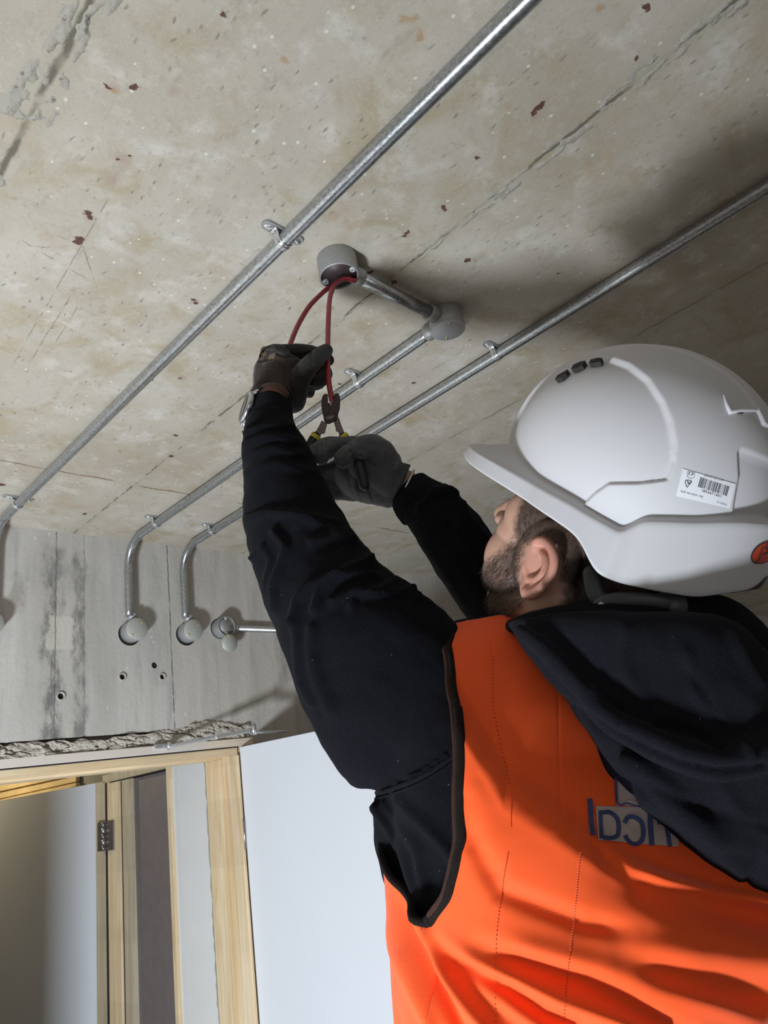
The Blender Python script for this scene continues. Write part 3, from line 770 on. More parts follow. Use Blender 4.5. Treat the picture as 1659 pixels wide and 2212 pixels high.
sad0 = make_saddle(); SAD = [(cx1, (605, 517), 'pipe saddle on the nearest conduit beside the open ceiling box'), (cx3, (1072, 765), 'pipe saddle on the right conduit near the helmet'),
       (cx2, (776, 824), 'pipe saddle behind the cutters between the two hands'), (cx1, (22, 1086), 'pipe saddle at the left edge close to the wall'),
       (cx2, (343, 1130), 'left saddle of the pair before the conduit bends'), (cx3, (466, 1147), 'right saddle of the pair before the conduit bends')]
for i, (x, pxy, lab) in enumerate(SAD):
    y = float(onz(*pxy, CZ)[1])
    if i == 0: e = sad0
    else:
        e = sad0.copy(); COL.objects.link(e)
        for ch in list(sad0.children):
            c = ch.copy(); COL.objects.link(c); c.parent = e
    e.location = (x, y, H); tag(e, lab, 'pipe saddle', 'saddles holding the conduits')

# red cables
M['cable'] = flat('red_cable_sheath', (.30, .018, .030), .36, 0, 60, .12, 0, Specular_IOR_Level=.5, Coat_Weight=.15)
M['copper'] = flat('bare_copper', (.75, .70, .66), .3, 1.0)
DB = float(proj(b1c)[2])
def cable(name, pts, label):
    p = spline(pts, 90); e = empty(name, p[0]); tag(e, label, 'cable', None)
    adopt('sheath', tube(p, .0040, 16), M['cable'], e); return e, p
in_r = b1c+np.array([.028, 0, .022])
ca, pa = cable('red_cable', [b1c+np.array([.034, .001, .020]), P(766, 606, DB+.006), P(750, 602, DB-.002), P(733, 606, DB-.014), P(720, 620, DB-.034), P(712, 648, DB-.06), P(709, 700, DB-.11), P(708, 750, DB-.155), P(708, 790, DB-.175), P(711, 830, DB-.19), P(718, 868, DB-.20)],
       'red cable hanging straight down from the open box into the cutters')
adopt('cut_core', lathe([(.0003, 0), (.0010, 0), (.0010, .003), (.0003, .003)], 12, P(716, 872, DB-.203), (0, -.3, -1)), M['copper'], ca)
cbl, pb = cable('red_cable', [P(764, 597, DB+.026), P(744, 600, DB+.016), P(726, 612, DB+.004), P(712, 621, DB-.010), P(695, 634, DB-.03), P(668, 662, DB-.06), P(645, 700, DB-.09), P(630, 735, DB-.12), P(622, 760, DB-.14)],
       'red cable curving left from the open box down behind the glove')
# ------------------------------------------------------------------ worker: frames of reference
ER = np.array([cos(YAW), -sin(YAW), 0.0]); EF = np.array([sin(YAW), cos(YAW), 0.0])
HO = P(1375.16, 997.57, .73412)
HF = np.array([-0.2141, 0.7686, 0.6027])
def head_frame(ps, th, ro):
    F = (-sin(ps)*ER+cos(ps)*EF)*cos(th)+np.array([0, 0, 1.])*sin(th)
    S = nrm(np.cross(F, [0, 0, 1.])); U = np.cross(S, F)
    return np.array([F, S*cos(ro)+U*sin(ro), -S*sin(ro)+U*cos(ro)])
HB = head_frame(1.08813, .64683, .16815)      # rows: forward, right, up
def hw(f, s, u): return HO+np.array([f, s, u])@HB
def hl(V): return (np.asarray(V)-HO)@HB.T
def hplane(px, py, s):
    d = HB@ray(px, py); o = HB@(CAM-HO); return o+(s-o[1])/d[1]*d
EA, EB, EC = .1337, .1158, .1151
def hell(px, py, g=0.0):
    """pixel ray against the helmet ellipsoid grown by g, helmet coordinates"""
    r = np.array([EA+g, EB+g, EC+g]); d = HB@ray(px, py)/r; o = HB@(CAM-HO)/r
    A = d@d; B = o@d; C = o@o-1; D = B*B-A*C
    t = (-B-sqrt(D))/A if D > 0 else -B/A
    return (o+t*d)*r
def hcyl(px, py, g):
    r = np.array([EA+g, EB+g]); d = HB@ray(px, py); o = HB@(CAM-HO); a = d[:2]/r; b = o[:2]/r
    A = a@a; B = a@b; C = b@b-1; D = B*B-A*C
    t = (-B-sqrt(D))/A if D > 0 else -B/A
    return o+t*d

# ---- body: head, neck, torso core, arms as one continuous skin
def E_(f, s, u, r, A=None): return ellipsoid(hw(f, s, u), HB if A is None else A, r, 28, 18)
def ch(pts, n=14):
    p = np.array([hw(*q[:3]) for q in pts]); r = [q[3] for q in pts]
    k = len(p)*3; return tube(spline(p, k), np.interp(np.linspace(0, len(p)-1, k), range(len(p)), r), n)
head = [E_(-.006, 0, -.062, (.094, .074, .088)), E_(.045, 0, -.095, (.062, .064, .070)), E_(.030, 0, -.135, (.066, .060, .055)),
        E_(.052, 0, -.168, (.050, .046, .032)), E_(.084, 0, -.184, (.022, .024, .020)), E_(.086, 0, -.145, (.026, .032, .030)),
        E_(-.045, 0, -.095, (.052, .062, .070))]
for s in (-1, 1):
    head += [E_(.077, .040*s, -.108, (.026, .022, .024)), E_(.088, .030*s, -.060, (.020, .026, .014)), E_(.062, .052*s, -.088, (.034, .016, .030)),
             E_(.074, .036*s, -.150, (.032, .024, .030)), ch([(.005, .058*s, -.150, .020), (.035, .052*s, -.172, .020), (.070, .030*s, -.186, .020)]),
             E_(.030, .066*s, -.120, (.034, .010, .042)), E_(.112, .012*s, -.104, (.012, .008, .007))]
head += [ch([(.098, 0, -.070, .010), (.113, 0, -.086, .0095), (.122, 0, -.098, .0105)]), E_(.105, 0, -.143, (.012, .024, .007)), E_(.102, 0, -.156, (.012, .020, .007))]
for s in (-1, 1): head.append(E_(.081, .042*s, -.134, (.026, .020, .032)))
NB = ER*.185+EF*.735+CAM*[1, 1, 0]; NB[2] = 1.93
neck = tube(spline([hw(-.020, 0, -.090), hw(-.018, 0, -.130), (hw(-.010, 0, -.165)+NB)/2+[0, 0, .01], NB, NB-[0, 0, .08]], 16), np.interp(np.linspace(0, 4, 16), range(5), [.062, .060, .060, .064, .075]), 26)
TC = ER*.172+EF*.795                              # torso centre line
BYAW = radians(18); BS = ER*cos(BYAW)+EF*sin(BYAW); BF = -ER*sin(BYAW)+EF*cos(BYAW)   # body right, body forward
def bw(s, f, z): return TC+BS*s+BF*f+np.array([0, 0, z])
core = join(ellipsoid(bw(0, 0, 1.72), np.array([BS, BF, [0, 0, 1.]]), (.165, .10, .26), 28, 18), ellipsoid(bw(0, 0, 1.42), np.array([BS, BF, [0, 0, 1.]]), (.15, .10, .22), 24, 14))
WL = P(590, 880, 1.0); WR = P(862, 1052, 1.0)     # wrists
SHL = bw(-.150, .02, 1.905); SHR = bw(.165, .02, 1.925); EL = P(668, 1225, .86); ELR = P(1140, 1345, .93)
arml = tube(spline([SHL, P(770, 1420, .80), P(655, 1215, .875), P(600, 1020, .94), P(590, 878, .995)], 24), np.interp(np.linspace(0, 4, 24), range(5), [.045, .042, .038, .029, .0205]), 20)
armr = tube(spline([SHR, P(1330, 1420, .93), P(1110, 1320, .94), P(980, 1170, .97), P(868, 1050, 1.0)], 24), np.interp(np.linspace(0, 4, 24), range(5), [.045, .042, .038, .036, .0255]), 20)
FZ = .46                                          # feet stand on the hop-up
def leg(s): return tube(spline([bw(.09*s, 0, 1.36), bw(.10*s, .01, 1.12), bw(.10*s, .02, .92), bw(.105*s, .0, .70), bw(.11*s, -.01, FZ+.10)], 20), np.interp(np.linspace(0, 4, 20), range(5), [.085, .075, .055, .050, .036]), 18)

# ear: helix rim, antihelix, bowl, lobe, tragus, united with the head
def earp(px, py, out=0.0):
    # plane of the auricle: its back edge stands off the skull
    nrm_ = np.array([.50, -1.0, .05]); Q0 = np.array([.030, -.0775, -.126])
    d = HB@ray(px, py); o = HB@(CAM-HO); t = ((Q0-o)@nrm_)/(d@nrm_); q = o+t*d
    return q+np.array([.45, -.89, 0])*out
def zc(X, Y): return 1020+X/5.184, 1020+Y/5.184
def eartube(pts, r, out, n=12):
    p = np.array([earp(*zc(*q[:2]), out if len(q) < 3 else q[2]) for q in pts]); k = 5*len(p)
    rr = np.interp(np.linspace(0, 1, k), np.linspace(0, 1, len(np.atleast_1d(r))), np.atleast_1d(r)) if np.ndim(r) else r
    return tube(spline(p, k), rr, n)
ear = join(
    eartube([(700, 960, -.003), (715, 880, .002), (735, 805, .004), (790, 775, .005), (865, 790, .0055), (935, 860, .006), (970, 960, .006), (965, 1070, .006), (925, 1170, .0055), (850, 1265, .005), (770, 1335, .004), (690, 1370, .003), (630, 1345, .002)],
            [.0030, .0034, .0036, .0040, .0046, .0048, .0048, .0046, .0046, .0048, .0056, .0062, .0060], .005),
    eartube([(790, 905, .001), (835, 960, .0015), (850, 1040, .002), (835, 1120, .002), (785, 1180, .0015), (720, 1215, .001), (655, 1200, .0005)], [.0030, .0044, .0050, .0052, .0050, .0046, .004], .0),
    eartube([(600, 1370, .001), (598, 1300, .001), (605, 1230, .0), (615, 1150, .0), (610, 1080, .0015), (640, 1010, .001), (690, 960, -.001)], [.0045, .0055, .0052, .0044, .0046, .0040, .003], .0),
    eartube([(660, 1310, -.001), (700, 1290, -.001), (760, 1270, -.002), (840, 1180, -.002), (900, 1060, -.002), (890, 940, -.002), (830, 850, -.002)], [.0055, .006, .0045, .0040, .0036, .0034, .0030], .0),
    eartube([(640, 1290, -.009), (740, 1090, -.0145), (800, 900, -.0125)], [.005, .0075, .006], .0))
ear = (HO+ear[0]@HB, ear[1])
earR = (HO+(hl(ear[0])*[1, -1, 1])@HB, [tuple(reversed(f)) for f in ear[1]])
# keep head at fine resolution: one more union at 2.2 mm of head, ears, neck and body
hd_ = remesh(join(*head, ear, earR, neck), .0013, 5, .5)
low_ = remesh(join(neck, core, arml, armr, leg(-1), leg(1)), .0045, 3, .5)
body_V, body_F = join(hd_, low_)
BL = hl(body_V)
BN = vnormals(body_V, body_F)
person = empty('person', (TC[0], TC[1], FZ)); tag(person, 'worker in orange vest and black hoodie reaching both arms up to the ceiling', 'person')
# hair and beard masks, drawn on the side of the head (forward, up) through the profile
def side_poly(pts, s=-.070): return [tuple(hplane(x, y, s)[[0, 2]]) for x, y in pts]
HAIRP = side_poly([(1118, 1060), (1122, 1085), (1110, 1118), (1108, 1150), (1122, 1168), (1140, 1176), (1160, 1166), (1185, 1162), (1208, 1182), (1218, 1215), (1214, 1250), (1222, 1290), (1224, 1345), (1330, 1420), (1600, 1420), (1640, 900), (1118, 900)])
BEARDP = side_poly([(1108, 1140), (1100, 1162), (1086, 1180), (1066, 1196), (1048, 1208), (1030, 1215), (1010, 1300), (1060, 1380), (1098, 1345), (1122, 1322), (1138, 1296), (1128, 1272), (1124, 1240), (1130, 1205), (1138, 1172)])
def masks(L):
    q = L[:, [0, 2]]; nz = fbm(L*130, 2, 3)*.0022
    q = q+np.stack([nz, -nz], -1)
    ih, ib = inside(q, HAIRP), inside(q, BEARDP)
    dh = poly_dist(q, HAIRP, True)*np.where(ih, 1, -1); db = poly_dist(q, BEARDP, True)*np.where(ib, 1, -1)
    near = np.linalg.norm(L-[0, 0, -.10], axis=1) < .17
    return np.clip(.5+dh/.008, 0, 1)*near, np.clip(.5+db/.013, 0, 1)*near
mh, mb = masks(BL)
earm = np.zeros(len(BL), bool)
ez = poly_dist(BL[:, [0, 2]], [tuple(earp(*zc(*q))[[0, 2]]) for q in ((650, 960), (700, 860), (800, 860), (900, 960), (900, 1060), (850, 1180), (700, 1280), (650, 1200))], True)
ei = inside(BL[:, [0, 2]], [tuple(earp(*zc(*q))[[0, 2]]) for q in ((650, 960), (700, 860), (800, 860), (900, 960), (900, 1060), (850, 1180), (700, 1280), (650, 1200))])
earm = (np.abs(BL[:, 1]) > .066) & (ei | (ez < .018))
plane_d = np.abs(BL[:, 1])-(.0775+.5*(.030-BL[:, 0]))
isear = earm & (np.abs(BL[:, 1]) > .0745) & (plane_d > -.004)
mh[isear] = 0; mb[isear] = 0
me_skin = None
t = NT('skin'); at = t.n('Attribute', attribute_name='tone'); 
c = t.mix(t.noise(60, 4), (.42, .235, .165), (.52, .31, .225)); c = t.mix(t.step(t.noise(25, 3), .5, .7, 0, .4), c, (.50, .24, .18))
sepc = t.n('SeparateColor'); t.put(sepc.inputs[0], at.outputs['Color'])
c = t.mix(sepc.outputs[2], c, (.56, .22, .17))
c = t.mix(t.math('MULTIPLY', sepc.outputs[1], .72), c, (.095, .062, .044)); c = t.mix(t.math('MULTIPLY', sepc.outputs[0], .88), c, (.045, .033, .027))
M['skin'] = t.out(c, .48, 0.0, t.bump(t.noise(500, 3), .15, .0006), Subsurface_Weight=.08, Subsurface_Radius=(.008, .003, .0015), Subsurface_Scale=.6, Specular_IOR_Level=.35)
def add_tone(o, r, g, b):
    a = o.data.color_attributes.new('tone', 'FLOAT_COLOR', 'POINT')
    a.data.foreach_set('color', np.stack([r, g, b, np.ones_like(r)], -1).ravel())
body = adopt('body', (body_V, body_F), M['skin'], person, fix=False)
add_tone(body, mh, mb, isear.astype(float)*.45)

# short hair and beard as many fine strands
M['hair'] = flat('dark_brown_hair', (.014, .010, .008), .5, 0, 200, .4, Specular_IOR_Level=.4)
M['beardhair'] = flat('brown_beard_hair', (.055, .034, .023), .5, 0, 200, .5, Specular_IOR_Level=.4)
def strands(name, mask, count, ln, flow, lift, width, mat, seed, clip=None):
    rng = np.random.default_rng(seed)
    q = np.array([f for f in body_F if len(f) == 4]); cen = body_V[q].mean(1)
    mk = mask[q].mean(1); d1 = body_V[q[:, 2]]-body_V[q[:, 0]]; d2 = body_V[q[:, 3]]-body_V[q[:, 1]]
    ar = np.linalg.norm(np.cross(d1, d2), axis=1)*mk*(mk > .35)
    L = hl(cen)
    if clip is not None: ar = ar*clip(L)
    idx = rng.choice(len(q), count, p=ar/ar.sum())
    u = rng.random((count, 2, 1)); A, B, C_, D = (body_V[q[idx, k]] for k in range(4))
    p = (A*(1-u[:, 0])+B*u[:, 0])*(1-u[:, 1])+(D*(1-u[:, 0])+C_*u[:, 0])*u[:, 1]
    N = BN[q[idx, 0]]
    fl = flow(hl(p))@HB
    fl = fl-N*np.sum(fl*N, 1)[:, None]; fl /= np.linalg.norm(fl, axis=1)[:, None]+1e-9
    g = rng.normal(0, .30, (count, 3)); l = ln*(.6+.8*rng.random((count, 1)))*(.45+.55*mk[idx][:, None])
    d = fl+N*lift+g; d /= np.linalg.norm(d, axis=1)[:, None]
    d2_ = fl+N*lift*.35+g*1.2; d2_ /= np.linalg.norm(d2_, axis=1)[:, None]
    side = np.cross(d, nrm(p.mean(0)-CAM)[None]); side = np.cross(d, rng.normal(0, .5, (count, 3))-(nrm(p.mean(0)-CAM))[None]); side /= np.linalg.norm(side, axis=1)[:, None]
    p0 = p-N*.0006; p1 = p+d*l*.5; p2 = p1+d2_*l*.5; w = width
    V = np.stack([p0-side*w, p0+side*w, p1+side*w*.8, p1-side*w*.8, p2], 1).reshape(-1, 3)
    b = np.arange(count)*5
    F = [x for i in b.tolist() for x in ((i, i+1, i+2, i+3), (i+3, i+2, i+4))]
    o = adopt(name, (V, F), mat, person, smooth=False, fix=False); tag(o, kind='stuff'); return o
hclip = lambda L: ((L[:, 2] < -.035))*1.0
strands('hair', mh, 26000, .0075, lambda L: np.stack([-.5-0*L[:, 0], 0*L[:, 0], -1+0*L[:, 0]], -1), .35, .00011, M['hair'], 5, hclip)
strands('beard', mb*(1-mh), 15000, .0085, lambda L: np.stack([.25+0*L[:, 0], 0*L[:, 0], -1+0*L[:, 0]], -1), .45, .00010, M['beardhair'], 6)
# eyes, lids, lashes and brows
M['eye'] = flat('eye_white', (.75, .72, .68), .15); M['iris'] = flat('iris', (.05, .035, .02), .2)
for s in (-1, 1):
    e = adopt('eye', ellipsoid(hw(.090, .032*s, -.084), HB, (.0125, .0125, .0125), 24, 16), M['eye'], person)
    g = mesh_obj('iris', *ellipsoid(hw(.0990, .032*s, -.084), HB, (.0040, .0058, .0058), 20, 10), M['iris'], e)
    V = []; F = []
    rng = random.Random(s+5)
    for i in range(46):
        a = rng.uniform(-1, 1); base = np.array([.1015-.006*a*a, .032*s+a*.014, -.0795-.004*a*a]); d = nrm([1.0, a*.5+rng.uniform(-.1, .1), .25+rng.uniform(-.15, .2)])
        tip = base+d*.009; b = len(V); V += [hw(*(base+[0, .00022, 0])), hw(*(base-[0, .00022, 0])), hw(*(base+d*.005+[0, .00015, .0])), hw(*tip)]; F += [(b, b+1, b+2), (b+1, b+3, b+2)]
    g = adopt('eyelashes', (V, F), M['hair'], person, smooth=False, fix=False); tag(g, kind='stuff')
    V = []; F = []
    for i in range(260):
        a = rng.uniform(-1, 1); base = np.array([.1065-.012*abs(a)**1.5-.004, .033*s+a*.021, -.062+rng.uniform(-.004, .004)-.003*a*a]); d = nrm([.35, .9*s+rng.uniform(-.3, .3), .25+rng.uniform(-.3, .2)])
        b = len(V); V += [hw(*(base-[.004, 0, 0]+[0, 0, .0002])), hw(*(base-[.004, 0, 0]-[0, 0, .0002])), hw(*(base+d*.008))]; F += [(b, b+1, b+2)]
    g = adopt('eyebrow', (V, F), M['hair'], person, smooth=False, fix=False); tag(g, kind='stuff')

# ------------------------------------------------------------------ hard hat
t = NT('white_helmet_plastic'); c = t.mix(t.noise(8, 3), (.53, .52, .535), (.57, .56, .58)); c = t.mix(t.step(t.noise(130, 3, .8), .70, .76, 0, .25), c, (.45, .42, .38))
M['helmet'] = t.out(c, .56, 0.0, t.bump(t.noise(900, 2), .10, .0003), Specular_IOR_Level=.3, Subsurface_Weight=.03, Subsurface_Radius=(.004, .004, .004), Subsurface_Scale=.5)
M['strap'] = flat('dark_grey_plastic', (.055, .058, .065), .45, 0, 60, .1, Specular_IOR_Level=.5); M['slot'] = flat('dark_vent_void', (.02, .018, .016), .8)
def z3(X, Y): return 1000+X/2.517, 720+Y/2.517
NPH, NUP = 640, 230
phi = np.arange(NPH)*2*pi/NPH                      # 0 = front, positive to the right side
# ledge and rim heights measured on the near (left) side
led = [hell(*z3(*q)) for q in ((300, 690), (420, 800), (600, 900), (740, 985), (870, 1058), (985, 992), (1120, 993), (1250, 997), (1400, 988), (1500, 985), (1620, 985))]
rim = [hcyl(*q, .010) for q in ((1085, 1045), (1105, 1062), (1135, 1085), (1180, 1115), (1225, 1145), (1245, 1162), (1262, 1195), (1280, 1232), (1300, 1249), (1350, 1263), (1430, 1279), (1510, 1290), (1560, 1278), (1620, 1262), (1650, 1238))]
def aphi(q): return abs(atan2(q[1]/EB, q[0]/EA))
la = sorted((aphi(q), q[2]) for q in led); ra = sorted((aphi(q), q[2]) for q in rim)
print('ledge', [(round(a, 2), round(z, 3)) for a, z in la]); print('rim', [(round(a, 2), round(z, 3)) for a, z in ra])
A_ = np.minimum(phi, 2*pi-phi)
zl = np.interp(A_, [0, .35]+[a for a, _ in la if a > .5]+[pi], [-.020, -.022]+[z for a, z in la if a > .5]+[la[-1][1]])
zr = np.interp(A_, [0, .25, .5]+[a for a, _ in ra if a > .62]+[pi], [-.036, -.042, -.052]+[z for a, z in ra if a > .62]+[ra[-1][1]])
def csm(y, n):
    for _ in range(n): y = .25*np.roll(y, 1)+.5*y+.25*np.roll(y, -1)
    return y
zl = csm(zl, 12); zr = csm(zr, 60)
dirx, diry = np.cos(phi), np.sin(phi)
recess = [tuple(hell(*z3(*q))[[0, 2]]) for q in ((262, 650), (300, 705), (420, 815), (560, 895), (650, 936), (715, 872), (790, 820), (950, 818), (1112, 800), (1148, 700), (1150, 600), (1128, 480), (1085, 370), (1005, 250), (900, 168), (800, 133))]
recess += [(q[0], .30) for q in [recess[-1]]]+[(.25, .30), (.25, recess[0][1])]
rearp = [hell(*z3(*q)) for q in ((1490, 640), (1497, 780), (1463, 985))]
rowz = []
V = []
th0 = np.arcsin(np.clip(zl/EC, -.99, .99))
for i in range(NUP):
    k = i/(NUP-1); th = pi/2*.9995*(1-k)+th0*k
    V.append(np.stack([EA*np.cos(th)*dirx, EB*np.cos(th)*diry, EC*np.sin(th)], -1))
V = np.array(V)                                    # rows apex to ledge
q = np.stack([V[..., 0].ravel(), V[..., 2].ravel()], -1)
sd = poly_dist(q, recess, True).reshape(V.shape[:2]); ins = inside(q, recess).reshape(V.shape[:2])
band = np.abs(V[..., 1])                            # crown band along the middle stays proud
rc = np.where(ins, sd, -sd)
edge_w = np.where(V[..., 2] < .012, .0016, .0050)
depth_r = sstep(0, 1, .5+rc/edge_w)*.0042*sstep(.030, .034, band+.012*sstep(-.05, .05, -V[..., 0]))
# rear quarter steps in a little behind a vertical edge, the crown band ends over two rear slots
xr = np.interp(V[..., 2], sorted([r_[2] for r_ in rearp]), [r_[0] for r_ in sorted(rearp, key=lambda r_: r_[2])])
rear = sstep(0, .0022, xr-V[..., 0])*sstep(.036, .030, V[..., 2])*sstep(rearp[0][2]+.012, rearp[0][2]-.006, V[..., 2])*.0028
cend = hell(*z3(1450, 430))
crown = sstep(.040, .037, band)*sstep(cend[2]-.001, cend[2]+.001, V[..., 2]-(V[..., 0]*.0))*sstep(.02, -.02, V[..., 0])*.0030
crown += sstep(.037, .034, band)*.0018*sstep(-.02, .02, V[..., 0])
nrmV = V/np.array([EA, EB, EC])**2; nrmV /= np.linalg.norm(nrmV, axis=-1)[..., None]
V = V+nrmV*(crown-depth_r-rear)[..., None]
# skirt and peak
def radial(g, a, zoff=0):
    return np.stack([(EA+g)*dirx, (EB+g)*diry], -1)
ce = np.cos(th0)
top = V[-1]
peak = .036*np.clip(np.cos(A_*1.35), 0, 1)**1.3*(A_ < pi/2/1.35)
rearf = .004*sstep(2.2, 3.0, A_)
rows = [r_ for r_ in V]
def outrow(g, z, pk=1.0):
    gg = g+peak*pk+rearf
    # normal offset of the ellipse
    nx, ny = dirx/EA, diry/EB; nl = np.hypot(nx, ny); nx, ny = nx/nl, ny/nl
    bx_, by_ = top[:, 0]+0*nx, top[:, 1]+0*ny
    return np.stack([EA*ce*dirx*1.0+nx*gg, EB*ce*diry+ny*gg, z], -1)
Zt = zl
rows.append(outrow(.0012, Zt-.0012, .08)); rows.append(outrow(.0050, Zt-.0030-peak*.12, .45)); rows.append(outrow(.0078, Zt-.0040-peak*.20, .8)); rows.append(outrow(.0092, Zt-.0060-peak*.25, .97))
nsk = 16
base0 = Zt-.0060-peak*.25
for i in range(1, nsk+1):
    k = i/nsk; g = .0095+.0035*k
    rows.append(outrow(g, base0*(1-k)+zr*k, 1.0+.03*k-.02*k*k))
rows.append(outrow(.0122, zr-.0012, 1.0)); rows.append(outrow(.0095, zr-.0004, .98)); rows.append(outrow(.0090, zr+.004, .96)); rows.append(outrow(.006, (zr+base0)/2, .7)); rows.append(outrow(-.001, base0+.002, .1))
inner = V*np.array([.972, .968, .968])
for r_ in inner[::-6]: rows.append(r_)
HV = np.array(rows)
HVw = HO+HV.reshape(-1, 3)@HB
hh_ = empty('hard_hat', hw(0, 0, -.06)); tag(hh_, 'white safety helmet with a barcode sticker on the worker\'s head', 'helmet')
adopt('shell', (HVw, grid_faces(len(rows), NPH)), M['helmet'], hh_)
from mathutils.bvhtree import BVHTree
shell_bvh = BVHTree.FromPolygons(HVw.tolist(), grid_faces(len(rows), NPH, True, False))
def on_shell(px, py, off=.0006):
    d = ray(px, py); h = shell_bvh.ray_cast(Vector(CAM), Vector(d))
    if h[0] is None: return np.array(P(px, py, .7)), np.array(-d)
    n = np.array(h[1]);
    if n@d > 0: n = -n
    return np.array(h[0])+n*off, n
def patch(name, quadpx, mat, thing, nu=16, nv=12, off=.0007, surf=on_shell):
    a, b, c, d = [np.array(q, float) for q in quadpx]; V = []
    for j in range(nv):
        for i in range(nu):
            u, v = i/(nu-1), j/(nv-1); q = (a*(1-u)+b*u)*(1-v)+(d*(1-u)+c*u)*v
            V.append(surf(q[0], q[1], off)[0])
    return adopt(name, (np.array(V), grid_faces(nv, nu, False, False)), mat, thing, fix=False)
# vents as dark slots set just into the surface
def slot(pts, name='vent_slot', thing=None, mirror=True):
    out = []
    P3 = [hell(*z3(*q), g=.0012) for q in pts]
    for sgn in ((1, -1) if mirror else (1,)):
        V = [HO+(q_*[1, sgn, 1])@HB for q_ in P3]; V += [v-nrm(v-HO)*.006 for v in V]; k = len(P3)
        F = [tuple(range(k)), tuple(range(2*k-1, k-1, -1))]+[(i, (i+1) % k, k+(i+1) % k, k+i) for i in range(k)]
        o = adopt(name, (V, F), M['slot'], hh_, smooth=False)
for pts in (((500, 252), (512, 228), (548, 208), (568, 196), (555, 218), (530, 240)), ((588, 192), (600, 170), (640, 152), (664, 148), (648, 172), (610, 192)), ((684, 160), (694, 142), (735, 132), (757, 134), (748, 154), (712, 160)),
            ((1490, 427), (1500, 421), (1531, 423), (1524, 434), (1500, 434)), ((1608, 429), (1634, 431), (1630, 444), (1610, 440))):
    slot(pts)
# bright chamfer lips over the rear slots
V, F = tube([hw(*hell(*z3(*q), g=.0016)) for q in ((1418, 338), (1432, 385), (1452, 428), (1500, 418), (1560, 416), (1640, 420), (1690, 428))], [.0008, .0016, .0024, .0020, .0018, .0018, .0018], 10)
adopt('crown_lip', (V, F), M['helmet'], hh_)
# sticker with barcode, marks and lettering
M['paper'] = flat('sticker_paper', (.74, .74, .77), .5); M['ink'] = flat('black_print', (.05, .05, .06), .6); M['inkgrey'] = flat('grey_print', (.16, .16, .18), .6)
def z2(X, Y): return 1440+X/7.575, 980+Y/7.575
patch('sticker', [z2(262, 245), z2(1125, 495), z2(1030, 900), z2(150, 690)], M['paper'], hh_)
import itertools
def curve_text(body, mirror=False):
    cu = bpy.data.curves.new('txt', 'FONT'); cu.body = body; cu.size = 1; cu.resolution_u = 3
    o = bpy.data.objects.new('txt', cu); COL.objects.link(o); dg = bpy.context.evaluated_depsgraph_get(); dg.update()
    me = bpy.data.meshes.new_from_object(o.evaluated_get(dg)); bpy.data.objects.remove(o)
    bm = bmesh.new(); bm.from_mesh(me); bmesh.ops.triangulate(bm, faces=bm.faces)
    bmesh.ops.subdivide_edges(bm, edges=[e for e in bm.edges if e.calc_length() > .15], cuts=2)
    V = np.array([v.co[:] for v in bm.verts]); F = [[v.index for v in f.verts] for f in bm.faces]; bm.free(); bpy.data.meshes.remove(me)
    return V, F
def decal_text(name, text, o_px, x_px, y_px, mat, thing, surf=on_shell, off=.0010):
    """o_px lower left corner of the text, x_px end of the baseline, y_px top of the first letter"""
    V, F = curve_text(text); w = V[:, 0].max(); h = .72
    o_, x_, y_ = (np.array(q, float) for q in (o_px, x_px, y_px)); W = []
    for v in V:
        q = o_+(x_-o_)*(v[0]/w)+(y_-o_)*(v[1]/h); W.append(surf(q[0], q[1], off)[0])
    return adopt(name, (np.array(W), F), mat, thing, smooth=False, fix=False)
def decal_poly(name, polys, mat, thing, surf=on_shell, off=.0010):
    V = []; F = []
    for pts in polys:
        b = len(V); V += [surf(x, y, off)[0] for x, y in pts]; F.append(tuple(range(b, b+len(pts))))
    return adopt(name, (np.array(V), F), mat, thing, smooth=False, fix=False)
bars = []; o_ = np.array((548, 385.)); e_ = np.array((1028, 540.)); dn = np.array((-45, 152.)); x = 0; rb = random.Random(12)
while x < .985:
    w = rb.choice([.010, .010, .02, .032]); a_ = o_+(e_-o_)*x; b_ = o_+(e_-o_)*min(1, x+w); bars.append([z2(*a_), z2(*b_), z2(*(b_+dn)), z2(*(a_+dn))]); x += w+rb.choice([.010, .012, .022])
decal_poly('barcode', bars, M['ink'], hh_)
decal_text('sticker_text', '1852671601', z2(550, 610), z2(880, 712), z2(558, 572), M['ink'], hh_)
decal_text('sticker_text', 'JSPLIMITED.COM', z2(605, 368), z2(905, 452), z2(612, 342), M['inkgrey'], hh_)
decal_text('sticker_text', 'AJB160-000-100', z2(215, 620), z2(585, 720), z2(222, 590), M['inkgrey'], hh_)
decal_text('sticker_text', '27/10/2016', z2(808, 796), z2(970, 846), z2(814, 768), M['inkgrey'], hh_)
def ringpoly(pts, w):
    pts = np.array(pts, float); c = pts.mean(0); q = c+(pts-c)*(1-w); n = len(pts)
    return [[tuple(pts[i]), tuple(pts[(i+1) % n]), tuple(q[(i+1) % n]), tuple(q[i])] for i in range(n)]
decal_poly('kite_mark', ringpoly([z2(298, 432), z2(345, 425), z2(408, 445), z2(398, 480), z2(325, 556), z2(292, 470)], .22)+[[z2(320, 440), z2(335, 440), z2(372, 490), z2(360, 500)], [z2(388, 455), z2(398, 462), z2(340, 500), z2(332, 492)]], M['ink'], hh_)
decal_poly('square_mark', ringpoly([z2(335, 285), z2(460, 310), z2(445, 385), z2(395, 415), z2(325, 375)], .10), M['inkgrey'], hh_)
decal_text('square_mark_text', '3.P', z2(335, 345), z2(430, 368), z2(345, 298), M['ink'], hh_)
